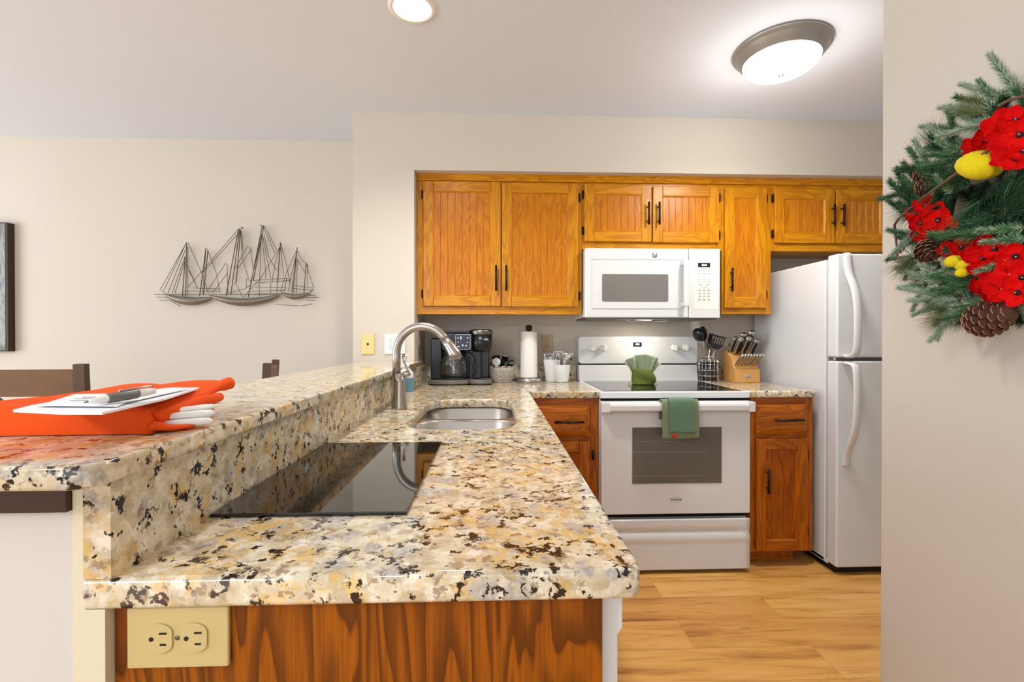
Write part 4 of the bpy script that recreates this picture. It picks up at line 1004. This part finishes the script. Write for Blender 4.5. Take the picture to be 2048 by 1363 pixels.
wires('rigging', [[(478, 330), (205, 820), (250, 850)], [(470, 345), (240, 830)], [(466, 400), (285, 850)], [(462, 470), (330, 850)], [(458, 520), (358, 850)], [(492, 335), (640, 660), (700, 850)], [(490, 380), (490, 870)],
    [(480, 560), (590, 800)], [(500, 620), (560, 740)], [(696, 420), (780, 640), (820, 850)], [(676, 400), (640, 850)], [(1005, 200), (490, 790), (600, 800), (810, 805)], [(1015, 230), (640, 640)], [(450, 825), (800, 828)],
    [(700, 810), (880, 540), (892, 560), (900, 860)], [(740, 850), (900, 640)], [(1030, 200), (1050, 500), (1110, 690)], [(1040, 210), (1055, 420)], [(960, 620), (1105, 365), (1125, 375), (1160, 600)], [(1000, 600), (1125, 420), (1150, 400)],
    [(900, 850), (1080, 800), (1140, 760)], [(1060, 890), (1240, 690), (1430, 380)], [(1090, 790), (1090, 700), (1105, 695), (1120, 730)], [(1050, 890), (975, 740), (960, 760)]], .0016)
wires('rigging', [[(1260, 165), (1380, 440)], [(1275, 160), (1400, 410)], [(1255, 260), (1340, 700)], [(1250, 280), (1280, 560), (1290, 700)], [(1245, 250), (1180, 560), (1130, 740)], [(1240, 300), (1225, 730)], [(1270, 250), (1320, 480), (1400, 620)],
    [(1440, 340), (1500, 560), (1540, 760)], [(1432, 380), (1380, 560), (1350, 740)], [(1440, 380), (1470, 680)], [(1430, 400), (1400, 840)], [(1600, 420), (1500, 640), (1440, 830)], [(1605, 440), (1540, 700), (1520, 830)], [(1612, 420), (1660, 520), (1700, 545)],
    [(1700, 545), (1780, 800), (1735, 842)], [(1712, 550), (1720, 780)], [(1612, 500), (1600, 850)], [(1600, 450), (1550, 840)], [(1610, 500), (1690, 640)], [(1140, 720), (1520, 695), (1530, 720), (1180, 745)], [(1180, 790), (1500, 790)],
    [(1130, 830), (1480, 820)], [(1160, 860), (1440, 850)], [(1220, 740), (1225, 880)], [(1340, 740), (1340, 850)], [(1500, 700), (1480, 830)], [(1560, 800), (1780, 820)], [(1560, 770), (1770, 795)]], .0016)
wires('waterline', [[(140, 862), (1760, 862)], [(165, 890), (290, 892)], [(200, 924), (300, 920), (420, 985)], [(1735, 842), (1765, 832)], [(1720, 872), (1800, 876)], [(1700, 895), (1828, 893)], [(1700, 918), (1795, 922)], [(1380, 960), (1500, 972), (1650, 980), (1760, 958)]], .0017)
MB().ball(S(1045, 182), .006, sx=1.6, sz=.6).ball(S(1238, 155), .005, sx=1.4, sz=.6).ball(S(485, 385), .005).build('pennant', 'wire_metal', sa)

# ------------------------------------------------------------------ wreath on the right wall
rnd = random.Random(7)
WC = Vector((1.045, .944, 1.455))
wt = thing('wreath', 'evergreen wreath with red flowers and pinecones on the right wall', 'wreath', tuple(WC))
def sprig_mesh(name, L_, nl, n, mats, spread, r=.0011, bend=.0):
    m = MB(); m.tube([(0, 0, 0), (0, bend*.5, L_*.5), (0, bend, L_)], [.0022, .0016, .001], 5, m=0)
    for k in range(n):
        t_ = (k+.5)/n; a = k*2.399963; p = Vector((0, bend*t_*t_, L_*t_)); an = R(spread*(1-.45*t_)+rnd.uniform(-9, 9))
        d = Vector((math.cos(a)*math.sin(an), math.sin(a)*math.sin(an), math.cos(an))); l_ = nl*rnd.uniform(.75, 1.1)*(1-.35*t_)
        e = p+d*l_; s1 = d.cross(Vector((0, 0, 1))).normalized() if abs(d.z) < .99 else Vector((1, 0, 0)); s2 = d.cross(s1)
        md = p+d*l_*.45+s2*.0006
        m._add([p+s1*r, p-s1*r*.5+s2*r*.8, p-s1*r*.5-s2*r*.8, e], [(0, 1, 3), (1, 2, 3), (2, 0, 3)], 1 if rnd.random() < .72 else 2)
    o = m.build(name, mats, fix=False); me = o.data; bpy.data.objects.remove(o); return me
SM = {'dark': sprig_mesh('pine_sprig', .095, .028, 300, ['twig_brown', 'needle_dark', 'needle_mid'], 58),
      'mid': sprig_mesh('pine_sprig', .085, .023, 300, ['twig_brown', 'needle_mid', 'needle_dark'], 60),
      'frost': sprig_mesh('frosted_sprig', .095, .021, 360, ['twig_brown', 'needle_frost', 'needle_mid'], 60, .0010),
      'tip': sprig_mesh('pine_sprig', .055, .016, 200, ['twig_brown', 'needle_mid', 'needle_frost'], 62, .0012),
      'long': sprig_mesh('long_needle_sprig', .06, .105, 110, ['twig_brown', 'needle_dark', 'needle_mid'], 34, .0008),
      'olive': sprig_mesh('long_needle_sprig', .06, .110, 90, ['twig_brown', 'needle_olive', 'needle_mid'], 30, .0008)}
NM = {'dark': 'pine_sprig', 'mid': 'pine_sprig', 'frost': 'frosted_sprig', 'tip': 'pine_sprig', 'long': 'long_needle_sprig', 'olive': 'long_needle_sprig'}
def put(me, name, p, d, roll=0, s=1.0):
    o = bpy.data.objects.new(name, me); COL.objects.link(o); o.parent = wt; o['_org'] = wt['_org']
    o.matrix_local = Matrix.Translation(Vector(p)-WC) @ rot_to(d) @ Matrix.Rotation(roll, 4, 'Z') @ Matrix.Scale(s, 4); return o
m = MB(); m.tube([(WC.x+.025, WC.y+.155*math.cos(2*PI*k/40), WC.z+.155*math.sin(2*PI*k/40)) for k in range(41)], .010, 8, flat=(1.4, 1)); m.build('ring', 'needle_dark', wt)
def ringpt(th, r, dx): return Vector((WC.x+dx, WC.y+r*math.cos(th), WC.z+r*math.sin(th)))   # th=0 is the far side (left in view)
n_sp = 0
for k in range(132):
    th = 2*PI*k/132+rnd.uniform(-.04, .04); lay = k % 4; far = math.cos(th)
    rr = (.17, .12, .19, .15)[lay]+rnd.uniform(-.01, .01); dx = (-.005, -.035, -.02, -.045)[lay]
    rad_d = Vector((0, math.cos(th), math.sin(th))); tan = Vector((0, -math.sin(th), math.cos(th)))*(1 if rnd.random() < .5 else -1)
    inw = lay == 1
    d = (rad_d*(-.5 if inw else rnd.uniform(.35, .9))+tan*rnd.uniform(.35, .8)+Vector((-rnd.uniform(.1, .5), 0, 0)))
    kind = rnd.choices(['dark', 'mid', 'frost', 'long'], [4, 3, 1.2, 1])[0]
    if .95 < th < 1.5 or 5.0 < th < 5.9: kind = rnd.choice(['frost', 'frost', 'tip', 'olive', 'mid'])
    if inw: kind = rnd.choice(['dark', 'dark', 'long'])
    put(SM[kind], NM[kind], ringpt(th, rr, dx), d, rnd.uniform(0, 6), rnd.uniform(.85, 1.1) if kind not in ('long', 'olive') else .85)
def W_(px, py, X=.985): return at(px, py, X=X)
for k in range(16):
    th = 2*PI*k/16+.3; r_ = .10 if k % 2 else .06
    put(SM['dark' if k % 3 else 'long'], NM['dark' if k % 3 else 'long'], ringpt(th, r_, .02), Vector((-.25, -math.cos(th)+.5*math.sin(th), -math.sin(th)-.5*math.cos(th))), rnd.uniform(0, 6), .95 if k % 3 else .6)
# sprigs placed where the photo shows them
for kind, a, b, X, s in (
    ('dark', (1950, 400), (1915, 380), 1.05, 1.1), ('dark', (1940, 370), (1965, 430), 1.05, 1.1), ('dark', (1975, 360), (1950, 410), 1.05, 1.1), ('dark', (1935, 430), (1985, 400), 1.05, 1.1),
    ('frost', (1985, 215), (1925, 215), .99, 1.1), ('frost', (1990, 240), (1920, 260), .985, 1.1), ('frost', (2010, 195), (1960, 180), .99, 1.0), ('frost', (2040, 190), (2010, 150), .99, 1.1), ('tip', (1990, 200), (1965, 170), .985, 1.0),
    ('olive', (1975, 225), (1905, 218), .98, .72), ('olive', (1985, 215), (1930, 185), .99, .62), ('tip', (1920, 300), (1880, 285), .98, 1), ('mid', (1930, 310), (1870, 310), .985, 1), ('mid', (1915, 320), (1860, 330), .985, .9),
    ('tip', (1860, 385), (1812, 388), 1.0, 1), ('dark', (1900, 350), (1850, 340), 1.0, .9), ('dark', (1940, 370), (1900, 360), .98, 1), ('long', (1900, 370), (1840, 370), .99, .55),
    ('mid', (1960, 470), (1890, 468), .955, 1.1), ('tip', (2048, 455), (1995, 458), .945, 1.2), ('tip', (2050, 475), (2000, 480), .945, 1.1), ('dark', (1990, 430), (1940, 450), .97, 1), ('long', (1985, 420), (2060, 360), .965, .8), ('long', (2010, 430), (2060, 400), .96, .8),
    ('long', (1960, 400), (1930, 430), .97, .6), ('tip', (1905, 385), (1890, 370), .965, .9),
    ('frost', (1870, 560), (1820, 545), .985, 1), ('frost', (1890, 590), (1830, 580), .98, 1.1), ('frost', (1880, 570), (1850, 530), .975, 1.1), ('frost', (1920, 600), (1860, 600), .98, 1.1), ('frost', (1930, 610), (1900, 640), .98, 1),
    ('tip', (1840, 540), (1800, 535), 1.0, 1), ('tip', (1850, 570), (1808, 575), 1.0, 1), ('tip', (1835, 555), (1795, 528), 1.0, .9), ('olive', (1920, 620), (1800, 665), .985, .78), ('olive', (1915, 615), (1830, 680), .985, .72), ('olive', (1925, 610), (1800, 620), .985, .70), ('long', (1950, 620), (1900, 660), .985, .55),
    ('mid', (1990, 610), (1935, 625), .965, 1), ('tip', (1985, 600), (1925, 610), .96, 1.2), ('mid', (1940, 560), (1890, 555), .965, .9), ('mid', (1950, 570), (1905, 575), .965, .9), ('tip', (2030, 520), (1995, 530), .935, 1), ('tip', (1925, 530), (1890, 540), .965, 1)):
    if n_sp >= 60: break
    n_sp += 1; p, q = W_(*a, X), W_(*b, X-.01); put(SM[kind], NM[kind], p, q-p, rnd.uniform(0, 6), s)
# flowers
def flower_mesh():
    m = MB()
    for k in range(5):
        a0 = 2*PI*k/5
        def P(u, v, a0=a0):
            w_ = (u-.5)*2; r = .004+.026*v; wd = .0155*math.sin(PI*min(1, .16+.80*v))**.7*(1-.25*(v > .9))
            x, y = r, w_*wd; z = .007*v*v+.004*w_*w_*v-.003*math.sin(v*PI)+.0012*math.sin(w_*5+v*4+k)
            return Vector((x*math.cos(a0)-y*math.sin(a0), x*math.sin(a0)+y*math.cos(a0), z+.0012*(k % 2)))
        m.grid(P, 6, 7, thick=.0006)
    o = m.build('red_flower', 'petal_red', fix=False); me = o.data; bpy.data.objects.remove(o); return me
FM = flower_mesh()
o = MB().lathe([(.006, .0), (.0055, .003), (.002, .0045), (.0005, .0075)], (0, 0, .0008), 12, cap=False).ball((0, 0, .008), .0018, n=6, m=1).build('flower_center', ['petal_core', 'foil_silver']); CMH = o.data; bpy.data.objects.remove(o)
FL_ = [(1851, 413, .962, 1), (1832, 425, .985, .85), (1876, 440, .948, 1.05), (1840, 448, .975, .95), (1862, 466, .955, .95), (1895, 455, .955, .8), (1882, 402, .98, .7), (1870, 425, .96, .9), (1838, 468, .985, .7),
       (1897, 500, .955, .8), (1920, 497, .95, .9), (1872, 492, .97, .7), (1945, 512, .94, .85), (1968, 492, .95, .9), (1990, 500, .93, 1), (1966, 515, .94, 1), (1963, 540, .94, .9), (2030, 512, .92, 1), (2000, 535, .925, .95), (2022, 550, .915, 1.1), (1985, 562, .93, .9),
       (1960, 575, .95, .8), (2005, 580, .92, 1), (2036, 585, .91, 1), (2044, 555, .92, 1), (1990, 592, .935, .8), (1945, 490, .97, .7), (1915, 480, .975, .6),
       (1948, 292, .95, .85), (1968, 280, .945, .9), (2003, 250, .93, 1.15), (2030, 242, .925, 1), (2015, 275, .925, 1.1), (2040, 270, .92, 1.1), (1990, 268, .95, .8), (2008, 315, .92, .8), (2030, 318, .915, .8), (2045, 305, .92, .8), (1945, 308, .955, .7)]
for i, (x, y, X, s) in enumerate(FL_):
    p = W_(x, y, X+.012); d = Vector((-.72, -.62, .12))+Vector((rnd.uniform(-.3, .3), rnd.uniform(-.5, .5), rnd.uniform(-.5, .5)))
    f = put(FM, 'red_flower', p, d, rnd.uniform(0, 6), s*.86)
    c = bpy.data.objects.new('flower_center', CMH); COL.objects.link(c); c.parent = f
# pinecones
def cone_mesh(Lc, rc, n):
    m = MB(); m.lathe([(.001, 0), (rc*.6, Lc*.08), (rc*.72, Lc*.4), (rc*.4, Lc*.8), (.001, Lc)], (0, 0, 0), 12, cap=False)
    for k in range(n):
        t_ = (k+.5)/n; a = k*2.399963; r = rc*(math.sin(PI*(.12+.80*t_))**.7); z = Lc*(.04+.9*t_)
        d = Vector((math.cos(a), math.sin(a), .55-.1*t_)); q = Vector((-math.sin(a), math.cos(a), 0)); p = Vector((math.cos(a)*r*.55, math.sin(a)*r*.55, z)); e = p+d*r*.6
        w_ = rc*.28; up = Vector((0, 0, .0016))
        m._add([p-q*w_*.6, p+q*w_*.6, e+q*w_, e+d*w_*.35, e-q*w_, p-q*w_*.6-up, p+q*w_*.6-up, e+q*w_-up, e+d*w_*.35-up, e-q*w_-up], [(0, 1, 2, 3, 4), (9, 8, 7, 6, 5), (0, 5, 6, 1), (4, 9, 5, 0)], 0)
        m._add([e+q*w_, e+d*w_*.35, e-q*w_, e-q*w_-up, e+d*w_*.35-up, e+q*w_-up], [(0, 1, 4, 5), (1, 2, 3, 4)], 1)
    o = m.build('pinecone', ['cone_brown', 'cone_tip'], fix=False); me = o.data; bpy.data.objects.remove(o); return me
CN = cone_mesh(.075, .026, 70); CS = cone_mesh(.045, .020, 44)
for (a, b, X, me, s) in (((2030, 620), (1950, 645), .945, CN, 1.1), ((1865, 350), (1832, 345), 1.0, CS, .85), ((1870, 372), (1836, 374), .995, CS, .85), ((1848, 485), (1862, 512), .965, CS, 1.1)):
    p, q = W_(*a, X), W_(*b, X-.01); put(me, 'pinecone', p, q-p, 0, s)
# bare twig, yellow ornaments, berries
tp = [W_(*q, X) for q, X in (((1985, 292), .93), ((1955, 318), .93), ((1925, 338), .935), ((1880, 371), .945), ((1845, 396), .96), ((1812, 424), .985), ((1795, 440), 1.0), ((1789, 449), 1.005), ((1791, 470), 1.01), ((1793, 490), 1.01), ((1800, 505), 1.0))]
MB().tube(tp, [.0028, .003, .0032, .003, .0028, .0026, .0028, .003, .0028, .0026, .002], 8).build('twig', 'twig_brown', wt)
tp2 = [W_(*q, X) for q, X in (((1998, 212), .93), ((2020, 200), .93), ((2060, 188), .92))]
MB().tube(tp2, [.003, .003, .003], 8).build('twig', 'twig_brown', wt)
for (x, y, X, r_, sy, rot) in ((1960, 330, .945, .030, 1.35, 25), (1908, 522, .95, .014, 1.2, 0), (1930, 528, .95, .011, 1.7, -20), (1925, 545, .945, .010, 1.3, 0)):
    p = W_(x, y, X); g = MB()
    def Pf(u, v):
        a = 2*PI*u; b_ = PI*v; k = 1+.09*math.sin(a*9+v*14)*math.sin(b_)
        return Vector((r_*k*math.cos(a)*math.sin(b_), r_*sy*k*math.sin(a)*math.sin(b_), -r_*.9*math.cos(b_)))
    g.grid(lambda u, v: p+Matrix.Rotation(R(rot), 3, 'X') @ Pf(u, v), 30, 16)
    g.build('yellow_ornament', 'feather_yellow', wt)
for (x, y) in ((1802, 465), (1808, 470), (1796, 500), (1805, 497), (1800, 515), (1810, 518), (1797, 522), (1806, 526), (1810, 482), (1793, 510)):
    MB().ball(W_(x, y, 1.0), .0042, n=8).build('berry', 'berry', wt)
m = MB()
for (a, b) in (((1835, 520), (1798, 515)), ((1835, 518), (1806, 497)), ((1838, 500), (1803, 468)), ((1840, 490), (1810, 472)), ((1835, 525), (1806, 526))):
    m.tube([W_(*a, .995), W_(*b, 1.0)], .0009, 5)
m.build('berry_stems', 'twig_brown', wt)

for o in SC.objects:
    if '_org' in o: del o['_org']
